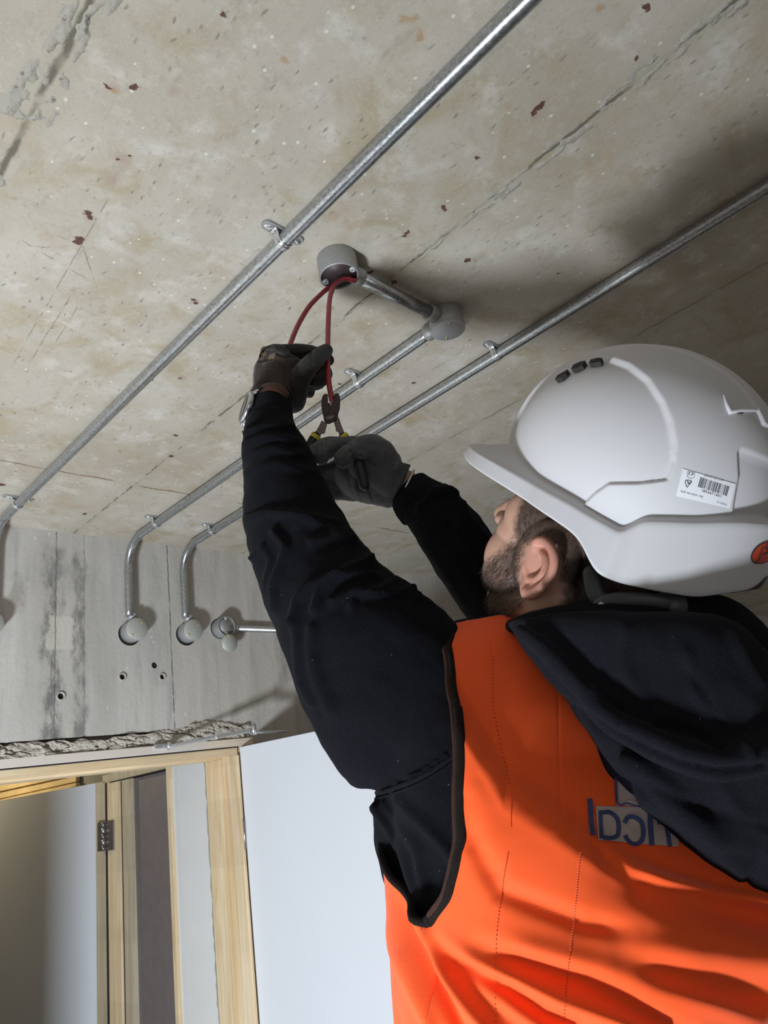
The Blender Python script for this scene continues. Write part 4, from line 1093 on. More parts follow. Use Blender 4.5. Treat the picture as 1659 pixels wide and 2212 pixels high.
# red oval badge
def oval(cx_, cy_, a, b, rot, n=40): return [(cx_+a*cos(t_)*cos(rot)-b*sin(t_)*sin(rot), cy_+a*cos(t_)*sin(rot)+b*sin(t_)*cos(rot)) for t_ in np.arange(n)*2*pi/n]
M['badge'] = flat('red_orange_badge', (.55, .055, .02), .4); 
def oval_fan(name, C, a, b, rot, mat, off):
    V = []; F = []; n = 40; R = 6
    for k in range(R+1):
        for q in oval(C[0], C[1], a*max(.01, k/R), b*max(.01, k/R), rot, n): V.append(on_shell(q[0], q[1], off)[0])
    return adopt(name, (np.array(V), grid_faces(R+1, n, True, False)), mat, hh_, fix=False)
BC = (1650, 1193)
oval_fan('badge_border', BC, 33, 20.5, radians(-33), M['ink'], .0008); oval_fan('badge', BC, 30.5, 18, radians(-33), M['badge'], .0011)
decal_text('badge_text', 'JSP', (1634, 1206), (1676, 1180), (1641, 1181), M['ink'], hh_, off=.0015)
# harness: nape band, cradle straps and ratchet knob
def hs(px, py, g): return HO+hcyl(px, py, g)@HB
nb = [P(1287, 1322, .655), P(1296, 1306, .652), P(1320, 1296, .648), P(1360, 1293, .642), P(1410, 1296, .638), P(1450, 1303, .640), P(1480, 1300, .66), P(1500, 1285, .70)]
adopt('nape_band', tube(spline(nb, 40), .0062, 14, flat=(ray(1380, 1300), .30)), M['strap'], hh_)
adopt('chin_strap_hanger', tube(spline([P(1278, 1240, .672), P(1284, 1275, .668), P(1300, 1300, .664), P(1330, 1318, .662), P(1370, 1322, .66)], 24), .0085, 12, flat=(ray(1300, 1280), .3)), M['strap'], hh_)
adopt('cradle', tube(spline([P(1330, 1262, .690), P(1370, 1285, .686), P(1430, 1295, .684), P(1480, 1296, .69)], 24), .011, 12, flat=(ray(1380, 1290), .35)), M['strap'], hh_)
adopt('ratchet_knob', lathe([(.0005, -.006), (.012, -.006), (.0145, -.003), (.0145, .004), (.0005, .005)], 26, P(1448, 1308, .640), -ray(1448, 1308)), M['strap'], hh_)
adopt('buckle', obox(P(1293, 1314, .650), P(1300, 1303, .650)-P(1285, 1326, .650), ray(1290, 1314), np.cross(P(1300, 1303, .650)-P(1285, 1326, .650), ray(1290, 1314)), .0062, .0018, .0022), M['lid'], hh_, smooth=False)
# ------------------------------------------------------------------ clothing: torso surface S(angle, height)
TZ = np.array([1.28, 1.40, 1.52, 1.62, 1.72, 1.80, 1.86, 1.915, 1.955, 1.983, 1.998])
TW = np.array([.200, .212, .227, .225, .2155, .212, .212, .205, .190, .160, .110])
TD = np.array([.135, .130, .130, .133, .139, .136, .120, .098, .078, .058, .038])
TOF = np.array([.0, .0, .0, .0, .0, .0, .003, .008, .014, .02, .024])     # forward shift of the section
def TS(ph, z, off=0.0):
    ph, z = np.broadcast_arrays(np.asarray(ph, float), np.asarray(z, float))
    w = np.interp(z, TZ, TW)+off; d = np.interp(z, TZ, TD)+off; o = np.interp(z, TZ, TOF)
    c, s = np.cos(ph), np.sin(ph)
    x = -w*np.sign(c)*np.abs(c)**.86; y = -d*np.sign(s)*np.abs(s)**.86     # 0 = left side, pi/2 = back
    groove = .008*np.exp(-((ph-pi/2)/.16)**2)*sstep(1.95, 1.85, z)          # spine
    blade = .006*np.exp(-((np.abs(ph-pi/2)-.55)/.28)**2)*np.exp(-((z-1.84)/.07)**2)
    y = y+o+groove-blade
    return TC+x[..., None]*BS+y[..., None]*BF+np.stack([0*z, 0*z, z], -1)
for _ in range(1):
    zz = np.linspace(TZ[0], TZ[-1], 60); ww = np.interp(zz, TZ, TW); dd_ = np.interp(zz, TZ, TD); oo = np.interp(zz, TZ, TOF)
    for _k in range(6):
        for a_ in (ww, dd_, oo): a_[1:-1] = .25*a_[:-2]+.5*a_[1:-1]+.25*a_[2:]
    TZ, TW, TD, TOF = zz, ww, dd_, oo
GP, GZ = np.meshgrid(np.linspace(-1.0, pi+.6, 420), np.linspace(1.42, 1.997, 420))
GS = TS(GP, GZ, .0145); GPR = proj(GS)
def tpz(px, py):
    d = (GPR[..., 0]-px)**2+(GPR[..., 1]-py)**2
    w = d+ (GPR[..., 2]-.55)*160
    i = np.argmin(w); return GP.flat[i], GZ.flat[i], sqrt(d.flat[i])

def sil_rings(rows, nper=26, ratio=.8, sub=4, push=0.0):
    """rings from the two edges of a limb and its depth: (left px, right px, depth[, ratio])"""
    L = np.array([P(*q[0], q[2]) for q in rows]); R = np.array([P(*q[1], q[2]) for q in rows]); rt = np.array([q[3] if len(q) > 3 else ratio for q in rows])
    k = (len(rows)-1)*sub+1; L, R = spline(L, k), spline(R, k); rt = np.interp(np.linspace(0, len(rows)-1, k), range(len(rows)), rt)
    C = (L+R)/2; T = np.gradient(C, axis=0); out = []
    for i in range(k):
        a = (R[i]-L[i])/2; t_ = nrm(T[i]-a*(T[i]@a)/(a@a)); b = nrm(np.cross(a, t_))*np.linalg.norm(a)*rt[i]
        th = np.arange(nper)*2*pi/nper; out.append(C[i]+np.outer(np.cos(th), a)+np.outer(np.sin(th), b))
    return np.concatenate(out), grid_faces(k, nper)
SL = [((546, 872), (627, 870), 1.0, .95), ((538, 905), (630, 900), .985, .95), ((527, 930), (638, 920), .972, .95), ((524, 968), (664, 958), .955, .95), ((526, 1020), (692, 1015), .93, .92), ((529, 1085), (724, 1078), .905, .9),
      ((531, 1145), (750, 1128), .885, .88), ((541, 1212), (790, 1182), .862, .84), ((562, 1282), (838, 1246), .83, .78), ((593, 1360), (898, 1290), .79, .74), ((634, 1475), (985, 1345), .755, .72), ((690, 1600), (1070, 1460), .735, .66), ((762, 1700), (1130, 1600), .73, .55)]
sleeveL = sil_rings(SL, 40, .85, 5)
SR = [((915, 1028), (855, 1104), 1.0, .95), ((928, 1036), (862, 1116), .995, .95), ((958, 1046), (880, 1138), .985, .95), ((990, 1068), (912, 1188), .970, .95), ((1040, 1120), (950, 1248), .955, .95), ((1080, 1175), (995, 1315), .945, .92), ((1150, 1250), (1060, 1390), .935, .9), ((1260, 1290), (1180, 1460), .93, .85), ((1420, 1350), (1380, 1560), .90, .8)]
sleeveR = sil_rings(SR, 32, .9, 5)
nz, nph = 60, 96
tz = np.linspace(1.30, 1.997, nz); tp = np.arange(nph)*2*pi/nph
tor = TS(tp[None, :], tz[:, None]).reshape(-1, 3)
collar = tube([NB+[0, 0, -.10], NB+[0, 0, -.03], NB+[0, 0, .004]], [.10, .080, .070], 30)
arm_bulge = ellipsoid(P(905, 1810, .735), np.array([nrm(ray(905, 1810)), BS, [0, 0, 1.]]), (.050, .048, .085), 26, 16)
hV, hF = remesh(join(sleeveL, sleeveR, (tor, grid_faces(nz, nph)), collar, arm_bulge), .0042, 7, .5)
hN = vnormals(hV, hF); hp = proj(hV)
# folds: distance to crease lines traced on each sleeve, given as points in space
def folds(V, N, px, lines, amp_scale=1.0):
    """lines: (pixel polyline, amplitude m, width px); evaluated where the surface faces the viewer side, fading with depth gap"""
    D = np.zeros(len(V)); q = px[:, :2]
    for pts, amp, w in lines:
        d = poly_dist(q, pts); D += amp*np.exp(-(d/w)**2)
    return D
face = sstep(-.05, .35, -np.sum(N_ := hN*1.0, 1)*0-np.sum(hN*((hV-CAM)/np.linalg.norm(hV-CAM, axis=1)[:, None]), 1))
z6 = lambda X, Y: (500+X/3.19, 1080+Y/3.19)
SF = [([z6(120, 130), z6(260, 90), z6(450, 110), z6(640, 190), z6(820, 300)], .0045, 9), ([z6(300, 230), z6(380, 330), z6(330, 480), z6(290, 600), z6(300, 760)], .0045, 8), ([z6(450, 180), z6(560, 120), z6(720, 150)], .003, 8),
      ([z6(150, 400), z6(230, 330), z6(280, 420), z6(250, 560), z6(245, 640)], .004, 6), ([z6(420, 850), z6(450, 700), z6(540, 600), z6(680, 540), z6(860, 520), z6(980, 540)], .0055, 8), ([z6(430, 860), z6(450, 1010), z6(480, 1250), z6(560, 1400)], .004, 9),
      ([z6(560, 760), z6(600, 640), z6(720, 540), z6(800, 470), z6(950, 440)], .0045, 8), ([z6(560, 300), z6(700, 260), z6(860, 330), z6(960, 430)], .004, 10), ([z6(700, 700), z6(800, 650), z6(960, 640), z6(1080, 600)], .004, 8), ([z6(820, 740), z6(860, 650), z6(1000, 660), z6(1240, 640)], .0035, 7),
      ([z6(550, 900), z6(545, 1050), z6(600, 1250), z6(680, 1450)], .0035, 14), ([z6(1120, 560), z6(1230, 620), z6(1270, 680)], .004, 7), ([z6(1290, 680), z6(1400, 710), z6(1500, 770)], .003, 8),
      ([(535, 960), (580, 945), (640, 955)], .0035, 7), ([(530, 985), (590, 968), (655, 985)], .003, 7), ([(532, 1020), (600, 1000), (680, 1020)], .0022, 9), ([(530, 935), (570, 922), (632, 925)], .004, 5),
      ([(795, 1712), (850, 1700), (920, 1668), (1000, 1612)], .0030, 5), ([(800, 1730), (860, 1820), (910, 1950)], .005, 9), ([(830, 1740), (900, 1830), (925, 1960)], .003, 9), ([(860, 1725), (960, 1830), (985, 1860)], .0035, 12),
      ([(870, 1060), (905, 1085), (960, 1125)], .0015, 8), ([(905, 1100), (940, 1060), (985, 1068)], .0045, 8), ([(960, 1052), (1000, 1100), (1050, 1165)], .0035, 7), ([(920, 1180), (960, 1230), (1000, 1300)], .002, 9), ([(1000, 1090), (990, 1150), (1040, 1230)], .0035, 9)]
D = 1.45*folds(hV, hN, hp, SF)*face
low = fbm(hV*np.array([16, 16, 22]), 3, 9)*.0022+fbm(hV*60, 2, 19)*.0007
ribs = 0
hV = hV+hN*(D+low)[:, None]
hood_cut = None
hoodie = adopt('hoodie', (hV, hF), M['hoodie'], person, fix=False)
# sleeve seam and ribbed cuffs
def on_mesh(bvh, px, py, off):
    d = ray(px, py); h = bvh.ray_cast(Vector(CAM), Vector(d))
    if h[0] is None: return None, None
    n = np.array(h[1]);
    if n@d > 0: n = -n
    return np.array(h[0])+n*off, n
hb = BVHTree.FromPolygons(hV.tolist(), hF)
def line_on(bvh, pts, n, off):
    out = []
    for q in spline(np.array([(x, y, 0) for x, y in pts], float), n):
        a, _ = on_mesh(bvh, q[0], q[1], off)
        if a is not None: out.append(a)
    out = np.array(out)
    for _ in range(4): out[1:-1] = .25*out[:-2]+.5*out[1:-1]+.25*out[2:]
    return out
adopt('sleeve_seam', tube(line_on(hb, [(799, 1716), (850, 1703), (920, 1672), (1000, 1618)], 60, .0002), .0022, 8), M['hoodie'], person)
adopt('sleeve_seam', tube(line_on(hb, [(803, 1728), (854, 1713), (924, 1683), (1000, 1630)], 60, .0), .0012, 8), M['hoodie'], person)
def cuff(rows, name, n=90, ribs_=64, amp=.0006):
    V, F = sil_rings(rows, n, .95, 8); k = len(V)//n; V = V.reshape(k, n, 3); C = V.mean(1, keepdims=True)
    r = V-C; l = np.linalg.norm(r, axis=2, keepdims=True); V = C+r*(1+amp*np.cos(np.arange(n)*2*pi/n*ribs_)[None, :, None]/l)
    inner = C+(V-C)*.93
    V = np.concatenate([inner[2:3], inner[1:2], inner[0:1], V, inner[-1:]], 0)
    return adopt(name, (V.reshape(-1, 3), grid_faces(len(V), n, True, False)), M['rib'], person)
cuff([((545, 862), (628, 858), 1.003), ((541, 888), (630, 882), .992), ((534, 915), (633, 908), .982)], 'cuff', 180, 60, .0007)
cuff([((917, 1025), (852, 1102), 1.000), ((931, 1034), (859, 1116), .995), ((948, 1043), (871, 1132), .989)], 'cuff', 180, 60, .0007)

# ---- vest: back and front panels over the torso, ending at real armholes
AH = [(975, 1325), (977, 1370), (978, 1430), (982, 1485), (996, 1535), (1008, 1585), (1014, 1650), (1013, 1740), (1011, 1815), (1004, 1870), (985, 1928), (955, 1965), (921, 1992)]
ahp = np.array([tpz(*q) for q in AH]); print('armhole', ahp.round(3).tolist())
front_edge = np.array([tpz(*q) for q in [(921, 1992), (880, 1975), (852, 1940), (835, 1900)]]); print('front', front_edge.round(3).tolist())
tipph, tipz = ahp[-1, 0], ahp[-1, 1]
zo = ahp[::-1, 1]; po = ahp[::-1, 0]
ordz = np.argsort(zo); zo, po = zo[ordz], po[ordz]
ZT = 1.990
def left_edge(z):      # back edge of the left armhole
    return np.where(z < tipz, tipph, np.interp(z, zo, po))
V_OFF = .0155
z5 = lambda X, Y: (780+X/1.887, 1280+Y/1.887)
VF_ = [  # vest folds: polyline, amplitude, width (px), ridges positive
    ([z5(330, 1440), z5(480, 1535), z5(620, 1592), z5(750, 1690), z5(860, 1740)], -.0125, 21), ([z5(360, 1405), z5(500, 1480), z5(640, 1545), z5(800, 1625), z5(1000, 1700), z5(1180, 1780)], .0075, 19),
    ([z5(520, 1425), z5(700, 1492), z5(900, 1560), z5(1050, 1640), z5(1280, 1780)], -.0105, 22), ([z5(560, 1385), z5(760, 1440), z5(980, 1500), z5(1250, 1600), z5(1560, 1740)], .0055, 26),
    ([z5(120, 1130), z5(195, 1380), z5(300, 1590), z5(420, 1780)], -.0125, 17), ([z5(160, 1180), z5(240, 1370), z5(350, 1540), z5(560, 1780)], .009, 17), ([z5(100, 1250), z5(140, 1450), z5(220, 1620), z5(300, 1780)], .008, 16),
    ([z5(260, 1370), z5(380, 1530), z5(520, 1640), z5(700, 1780)], -.006, 18), ([z5(85, 1560), z5(110, 1660), z5(140, 1780)], -.010, 14), ([z5(60, 1640), z5(80, 1780)], .006, 12),
    ([z5(470, 1000), z5(590, 1200), z5(740, 1265), z5(880, 1325), z5(1100, 1370)], -.0065, 20), ([z5(455, 870), z5(490, 1020), z5(560, 1110)], -.006, 18), ([z5(480, 620), z5(520, 760), z5(600, 905)], -.0035, 22),
    ([z5(1010, 1070), z5(1080, 1118), z5(1220, 1170), z5(1400, 1215), z5(1659, 1262)], .0105, 15), ([z5(1000, 1140), z5(1160, 1235), z5(1350, 1310), z5(1659, 1340)], -.0085, 30), ([z5(860, 950), z5(980, 1080), z5(1100, 1180)], -.005, 18),
    ([z5(820, 930), z5(900, 985), z5(1000, 1040)], .004, 14), ([z5(380, 120), z5(440, 130), z5(500, 75)], -.003, 12), ([z5(1050, 1480), z5(1300, 1560), z5(1659, 1620)], -.008, 30), ([z5(1000, 1400), z5(1300, 1450), z5(1659, 1490)], .005, 30),
    ([z5(520, 640), z5(640, 800), z5(800, 930), z5(900, 1010)], .004, 34)]
def panel(name, phL, phR, zlo, zhi_fn, nu, nv, folded):
    u = np.linspace(0, 1, nu); v = np.linspace(0, 1, nv)
    Z = zlo+(zhi_fn-zlo)*v[:, None]*np.ones((1, nu)); pl, pr = phL(Z[:, :1]), phR(Z[:, :1])
    PHI = pl+(pr-pl)*u[None, :]
    S0 = TS(PHI, Z, V_OFF)
    du = np.gradient(S0, axis=1); dv = np.gradient(S0, axis=0); N = np.cross(du, dv); N /= np.linalg.norm(N, axis=2)[..., None]+1e-12
    out = S0-(TC+np.stack([0*Z, 0*Z, Z], -1)); N = N*np.sign(np.sum(N*out, 2))[..., None]
    q = proj(S0.reshape(-1, 3)); D = np.zeros(len(q))
    if folded:
        line = np.array([z5(330, 420), z5(600, 860), z5(860, 1040), z5(1200, 1250), z5(1900, 1560)], float); side_ = np.interp(q[:, 0], line[:, 0], line[:, 1])-q[:, 1]
        D += .021*sstep(.30, .85, PHI.ravel())*sstep(90, -20, side_)*sstep(1.60, 1.68, S0[..., 2].ravel())
        for pts, amp, w in VF_:
            e0 = np.linalg.norm(q[:, :2]-np.array(pts[0]), axis=1); e1 = np.linalg.norm(q[:, :2]-np.array(pts[-1]), axis=1)
            D += amp*.92*np.exp(-(poly_dist(q[:, :2], pts)/w)**2)*(.25+.75*sstep(0, 85, e0))*(.25+.75*sstep(0, 85, e1) if pts[-1][1] < 2190 and pts[-1][0] < 1640 else 1)
        view = (S0-CAM).reshape(-1, 3); fc = sstep(-.1, .3, -np.sum(N.reshape(-1, 3)*view, 1)/np.linalg.norm(view, axis=1)); D *= fc
        for lx in (((1064, 1388), (1066, 1610)), ((1205, 1500), (1212, 1780))): D -= .0004*np.exp(-(poly_dist(q[:, :2], lx)/2.2)**2)
    D += fbm(S0.reshape(-1, 3)*18, 2, 31)*.0016
    W = S0.reshape(-1, 3)+N.reshape(-1, 3)*np.maximum(D, -.0105+0*D)[:, None]
    return adopt(name, (W, grid_faces(nv, nu, False, False)), M['orange'], person, fix=False), W.reshape(nv, nu, 3), N
phs = tipph
right_edge = lambda z: pi-left_edge(z)+.0*z
back, BW, BNn = panel('vest', left_edge, right_edge, 1.44, ZT, 340, 300, True)
tag(back, 'orange high visibility vest, back panel')
fr = lambda z: np.where(z < tipz, tipph, np.interp(z, [tipz, tipz+.010, tipz+.026, tipz+.05, tipz+.08, tipz+.14, ZT], [tipph, tipph-.18, tipph-.32, tipph-.55, tipph-.9, tipph-1.2, tipph-1.0]))
front, FW, FN = panel('vest_front', lambda z: -(pi)-fr(z)*1.0+pi*0+0*z+0, fr, 1.44, ZT, 150, 130, True)
for o in (back, front):
    so = o.modifiers.new('s', 'SOLIDIFY'); so.thickness = .0014; so.offset = -1
# strap over the shoulder joins back and front
top_b = BW[-1]; 
# armhole binding
i0 = np.argmax(np.linspace(1.44, ZT, 300) >= tipz)
edge = BW[i0:, 0]; edgef = FW[int((tipz-1.44)/(ZT-1.44)*129)+1:, -1]
tip = np.array([P(921, 1994, float(proj(edge[0])[2])-.004)])
adopt('armhole_binding', tube(spline(np.concatenate([tip, edge[3::7], edge[-1:]]), 150), [.0030]+[.0046]*30+[.0042]*60+[.003]*59, 14, flat=(ray(1000, 1700), .5)), M['binding'], person)
inn_e = spline(np.concatenate([edge[3::7], edge[-1:]]), 150)
sh_in = -BS*.0045
adopt('binding_inner', tube(inn_e+sh_in-nrm(ray(1000, 1700))*-.003, .0030, 10, flat=(ray(1000, 1700), .5)), M['bindin'], person)
adopt('armhole_binding', tube(spline(np.concatenate([tip, edgef[0::2]]), 90), .0036, 12, flat=(ray(880, 1950), .5)), M['binding'], person)
vb = BVHTree.FromPolygons(BW.reshape(-1, 3).tolist(), grid_faces(300, 340, False, False))
# dashed stitching
def stitches(pts, n, ln):
    L = line_on(vb, pts, n*3, .0004); V = []; F = []
    for i in range(0, len(L)-1, 3):
        a, f = tube([L[i], L[i]+(L[i+1]-L[i])*ln], .00042, 5, 'flat'); b = len(V); V += a.tolist(); F += [tuple(x+b for x in q) for q in f]
    return V, F
M['stitch'] = flat('pink_thread', (.85, .30, .22), .6); M['stitchd'] = flat('dark_thread', (.45, .05, .015), .7)
g = adopt('stitching', stitches([z5(893, 1060), z5(880, 1200), z5(868, 1330), z5(852, 1460)], 38, .8), M['stitch'], person, fix=False); tag(g, kind='stuff')
g = adopt('stitching', stitches([z5(600, 1060), z5(578, 1200), z5(552, 1420), z5(548, 1759)], 46, .6), M['stitchd'], person, fix=False); tag(g, kind='stuff')
g = adopt('stitching', stitches([z5(540, 260), z5(545, 500), z5(605, 790), z5(612, 960)], 50, .7), M['stitchd'], person, fix=False); tag(g, kind='stuff')
g = adopt('stitching', stitches([z5(852, 1470), z5(838, 1600), z5(826, 1750)], 22, .6), M['stitchd'], person, fix=False); tag(g, kind='stuff')
# printed lettering across the back, mostly under the hood
def on_vest(px, py, off=.001):
    a, n = on_mesh(vb, px, py, off)
    if a is None: a = P(px, py, .6); n = -ray(px, py)
    return a, n
def z4(X, Y): return 1230+X/3.867, 1600+Y/3.867
M['printw'] = flat('dull_white_print', (.42, .33, .31), .8, 0, 80, .25); M['printb'] = flat('blue_print', (.045, .055, .15), .8, 0, 150, .7)  # greyed white ground under muted blue lettering
patch('print_ground', [z4(384, 165), z4(760, 165), z4(760, 545), z4(388, 545)], M['printw'], person, 16, 14, .0011, on_vest)
patch('print_ground', [z4(215, 548), z4(900, 560), z4(905, 885), z4(235, 835)], M['printw'], person, 26, 12, .0011, on_vest)
patch('print_ground', [z4(150, 470), z4(190, 520), z4(212, 800), z4(158, 770)], M['printw'], person, 6, 12, .0011, on_vest)
def stroke(pts, w, closed=False):
    p = spline(np.array([(x, y, 0) for x, y in pts], float), max(12, len(pts)*5))[:, :2]; t_ = np.gradient(p, axis=0); t_ /= np.linalg.norm(t_, axis=1)[:, None]; nn = np.stack([-t_[:, 1], t_[:, 0]], -1)
    a, b = p+nn*w/2, p-nn*w/2
    return [[tuple(a[i]), tuple(a[i+1]), tuple(b[i+1]), tuple(b[i])] for i in range(len(p)-1)]
K = 3.867
pl = []
pl += stroke([z4(165, 488), z4(172, 560), z4(178, 700), z4(192, 800)], 42/K)                       # l
pl += stroke([z4(255, 585), z4(256, 700), z4(262, 825)], 34/K)+stroke([z4(262, 605), z4(330, 600), z4(390, 650), z4(405, 730), z4(390, 800), z4(330, 822), z4(275, 815)], 36/K)   # a (mirrored)
pl += stroke([z4(452, 690), z4(480, 645), z4(530, 640), z4(590, 680), z4(610, 760), z4(590, 840), z4(530, 865), z4(480, 830), z4(458, 790)], 38/K)   # c (mirrored)
pl += stroke([z4(665, 590), z4(668, 700), z4(680, 875)], 44/K)                                      # i
pl += stroke([z4(800, 700), z4(815, 790), z4(830, 885)], 36/K)+stroke([z4(800, 720), z4(760, 690), z4(725, 690)], 26/K)   # r (mirrored)
pl += stroke([z4(470, 238), z4(410, 240), z4(385, 270), z4(384, 400), z4(392, 520)], 20/K)+stroke([z4(390, 525), z4(430, 540), z4(470, 525), z4(540, 545), z4(600, 552), z4(650, 530)], 14/K)
pl += stroke([z4(462, 395), z4(455, 355), z4(480, 330), z4(520, 340)], 16/K)+stroke([z4(505, 425), z4(540, 455), z4(600, 445)], 14/K)
decal_poly('print_lettering', pl, M['printb'], person, on_vest, .0016)

# ---- hood lying on the back
HR = [((1092, 1340), (1104, 1354), .69, .35), ((1128, 1330), (1164, 1430), .660, .42), ((1200, 1326), (1240, 1535), .635, .45), ((1290, 1318), (1318, 1640), .615, .48), ((1400, 1322), (1395, 1752), .60, .48), ((1500, 1322), (1488, 1835), .592, .46),
      ((1580, 1342), (1570, 1897), .592, .44), ((1659, 1405), (1645, 1938), .60, .42), ((1750, 1480), (1730, 1960), .615, .40), ((1850, 1580), (1820, 1950), .64, .40), ((1950, 1700), (1900, 1900), .68, .40)]
hoodV = sil_rings(HR, 60, .45, 6)
roll = [P(1122, 1358, .640), P(1172, 1400, .615), P(1232, 1462, .592), P(1310, 1548, .565), P(1400, 1600, .548), P(1490, 1636, .538), P(1560, 1646, .537), P(1620, 1632, .540), P(1680, 1626, .547), P(1780, 1650, .58)]
rolls = tube(spline(roll, 60), np.interp(np.linspace(0, 1, 60), [0, .2, .5, .75, 1], [.005, .0105, .0135, .015, .015]), 16)
fold2 = tube(spline([P(1350, 1640, .57), P(1430, 1700, .562), P(1540, 1790, .560), P(1659, 1830, .565)], 30), [.006]+[.011]*28+[.012], 14)
backneck = tube(spline([P(1105, 1352, .70), P(1150, 1350, .69), P(1240, 1352, .665), P(1350, 1350, .655), P(1470, 1345, .665), P(1560, 1360, .70), P(1620, 1410, .73)], 40), np.interp(np.linspace(0, 1, 40), [0, .3, .7, 1], [.008, .02, .03, .03]), 16)
dV, dF = remesh(join(hoodV, rolls, fold2, backneck), .0036, 5, .5)
dN = vnormals(dV, dF); dq = proj(dV); z8 = lambda X, Y: (1180+X/3.463, 1240+Y/3.463)
HFold = [([z8(0, 760), z8(200, 1010), z8(420, 1240), z8(560, 1430)], .002, 8), ([z8(100, 960), z8(300, 1080), z8(500, 1200), z8(760, 1320), z8(1000, 1420), z8(1300, 1480), z8(1659, 1440)], -.006, 9), ([z8(600, 420), z8(560, 700), z8(760, 1000)], .003, 16),
         ([z8(1050, 600), z8(1110, 850), z8(1280, 1050)], .003, 14), ([z8(1060, 720), z8(1250, 1000), z8(1330, 1240)], -.003, 12), ([z8(1400, 420), z8(1480, 600), z8(1600, 800)], .003, 14), ([z8(830, 1120), z8(1050, 1160), z8(1300, 1270)], -.006, 7),
         ([(1330, 1690), (1400, 1700), (1500, 1740), (1659, 1790)], -.004, 12), ([(1400, 1730), (1520, 1800), (1600, 1880)], .004, 18), ([(1560, 1700), (1600, 1760), (1659, 1800)], .003, 16), ([(1640, 1850), (1620, 1900), (1600, 1930)], -.003, 8),
         ([z8(1480, 1240), z8(1540, 1330), z8(1560, 1430)], .003, 10), ([z8(380, 850), z8(560, 960), z8(760, 1090), z8(900, 1130)], .003, 12)]
fc = sstep(-.05, .3, -np.sum(dN*((dV-CAM)/np.linalg.norm(dV-CAM, axis=1)[:, None]), 1))
D = folds(dV, dN, dq, HFold)*fc+fbm(dV*18, 3, 77)*.0028
adopt('hood', (dV+dN*D[:, None], dF), M['hood'], person, fix=False)

# trousers and boots, hop-up platform (below the frame)
tr = join(tube(spline([bw(-.09, 0, 1.33), bw(-.10, .01, 1.12), bw(-.10, .02, .92), bw(-.105, 0, .70), bw(-.11, -.01, FZ+.07)], 24), np.interp(np.linspace(0, 4, 24), range(5), [.100, .092, .072, .068, .062]), 20),
          tube(spline([bw(.09, 0, 1.33), bw(.10, .01, 1.12), bw(.10, .02, .92), bw(.105, 0, .70), bw(.11, -.01, FZ+.07)], 24), np.interp(np.linspace(0, 4, 24), range(5), [.100, .092, .072, .068, .062]), 20),
          ellipsoid(bw(0, 0, 1.33), np.array([BS, BF, [0, 0, 1.]]), (.185, .135, .13), 28, 16))
tV, tF = remesh(tr, .008, 4); adopt('trousers', (tV, tF), M['navy'], person, fix=False)
for s in (-1, 1):
    bt = join(tube([bw(.11*s, -.03, FZ+.13), bw(.11*s, -.02, FZ+.06)], [.048, .045], 18), tube(spline([bw(.11*s, -.05, FZ+.045), bw(.112*s, .05, FZ+.045), bw(.118*s, .15, FZ+.038), bw(.12*s, .19, FZ+.032)], 14), [.036]*6+[.042]*5+[.036, .032, .026], 18))
    bV, bF = remesh(bt, .006, 3); bV[:, 2] = np.maximum(bV[:, 2], FZ+.001); adopt('boot', (bV, bF), M['strap'], person, fix=False)
hop = empty('hop_up', bw(0, .04, 0)); tag(hop, 'low aluminium hop-up bench under the worker\'s boots', 'platform')
adopt('platform', obox(bw(0, .04, FZ-.020), BS, BF, (0, 0, 1), .45, .25, .019), M['aluminium'], hop, smooth=False)
for sx in (-1, 1):
    for sy in (-1, 1):
        adopt('leg', tube([bw(.41*sx, .04+.21*sy, FZ-.03), bw(.43*sx, .04+.24*sy, .0)], .016, 12, 'flat'), M['aluminium'], hop)
# ------------------------------------------------------------------ gloves, watch, pliers
def mat_glove(name, c1, c2, cuff=False, prt=False):
    t = NT(name); n = t.noise(70, 4, .6); f = t.noise(700, 2)
    c = t.mix(n, c1, c2); c = t.mix(t.step(t.noise(22, 4, .7), .52, .72, 0, .6), c, tuple(min(1, x*2.1) for x in c2))
    return t.out(c, .72, 0.0, t.bump(f, .3, .0005, t.bump(t.noise(120, 3), .3, .0012)), Specular_IOR_Level=.3, Sheen_Weight=.1)
M['glove'] = mat_glove('grey_coated_glove', (.055, .056, .061), (.098, .100, .109)); M['gloved'] = mat_glove('black_coated_glove', (.014, .0125, .012), (.024, .022, .021))
M['knit'] = mat_cloth('grey_brown_knit', (.040, .034, .030), (.062, .053, .048), 1200); M['knitg'] = mat_cloth('grey_knit_cuff', (.055, .056, .060), (.085, .086, .092), 1200)
def chain(pts, n=20, sub=5):
    p = np.array([P(*q[:3]) for q in pts]); r = np.array([q[3] for q in pts])*.001; k = (len(p)-1)*sub+1
    return tube(spline(p, k) if len(p) > 2 else np.linspace(p[0], p[-1], k), np.interp(np.linspace(0, len(p)-1, k), range(len(p)), r), n)
zg = lambda X, Y: (500+X/6.9125, 720+Y/6.9125)
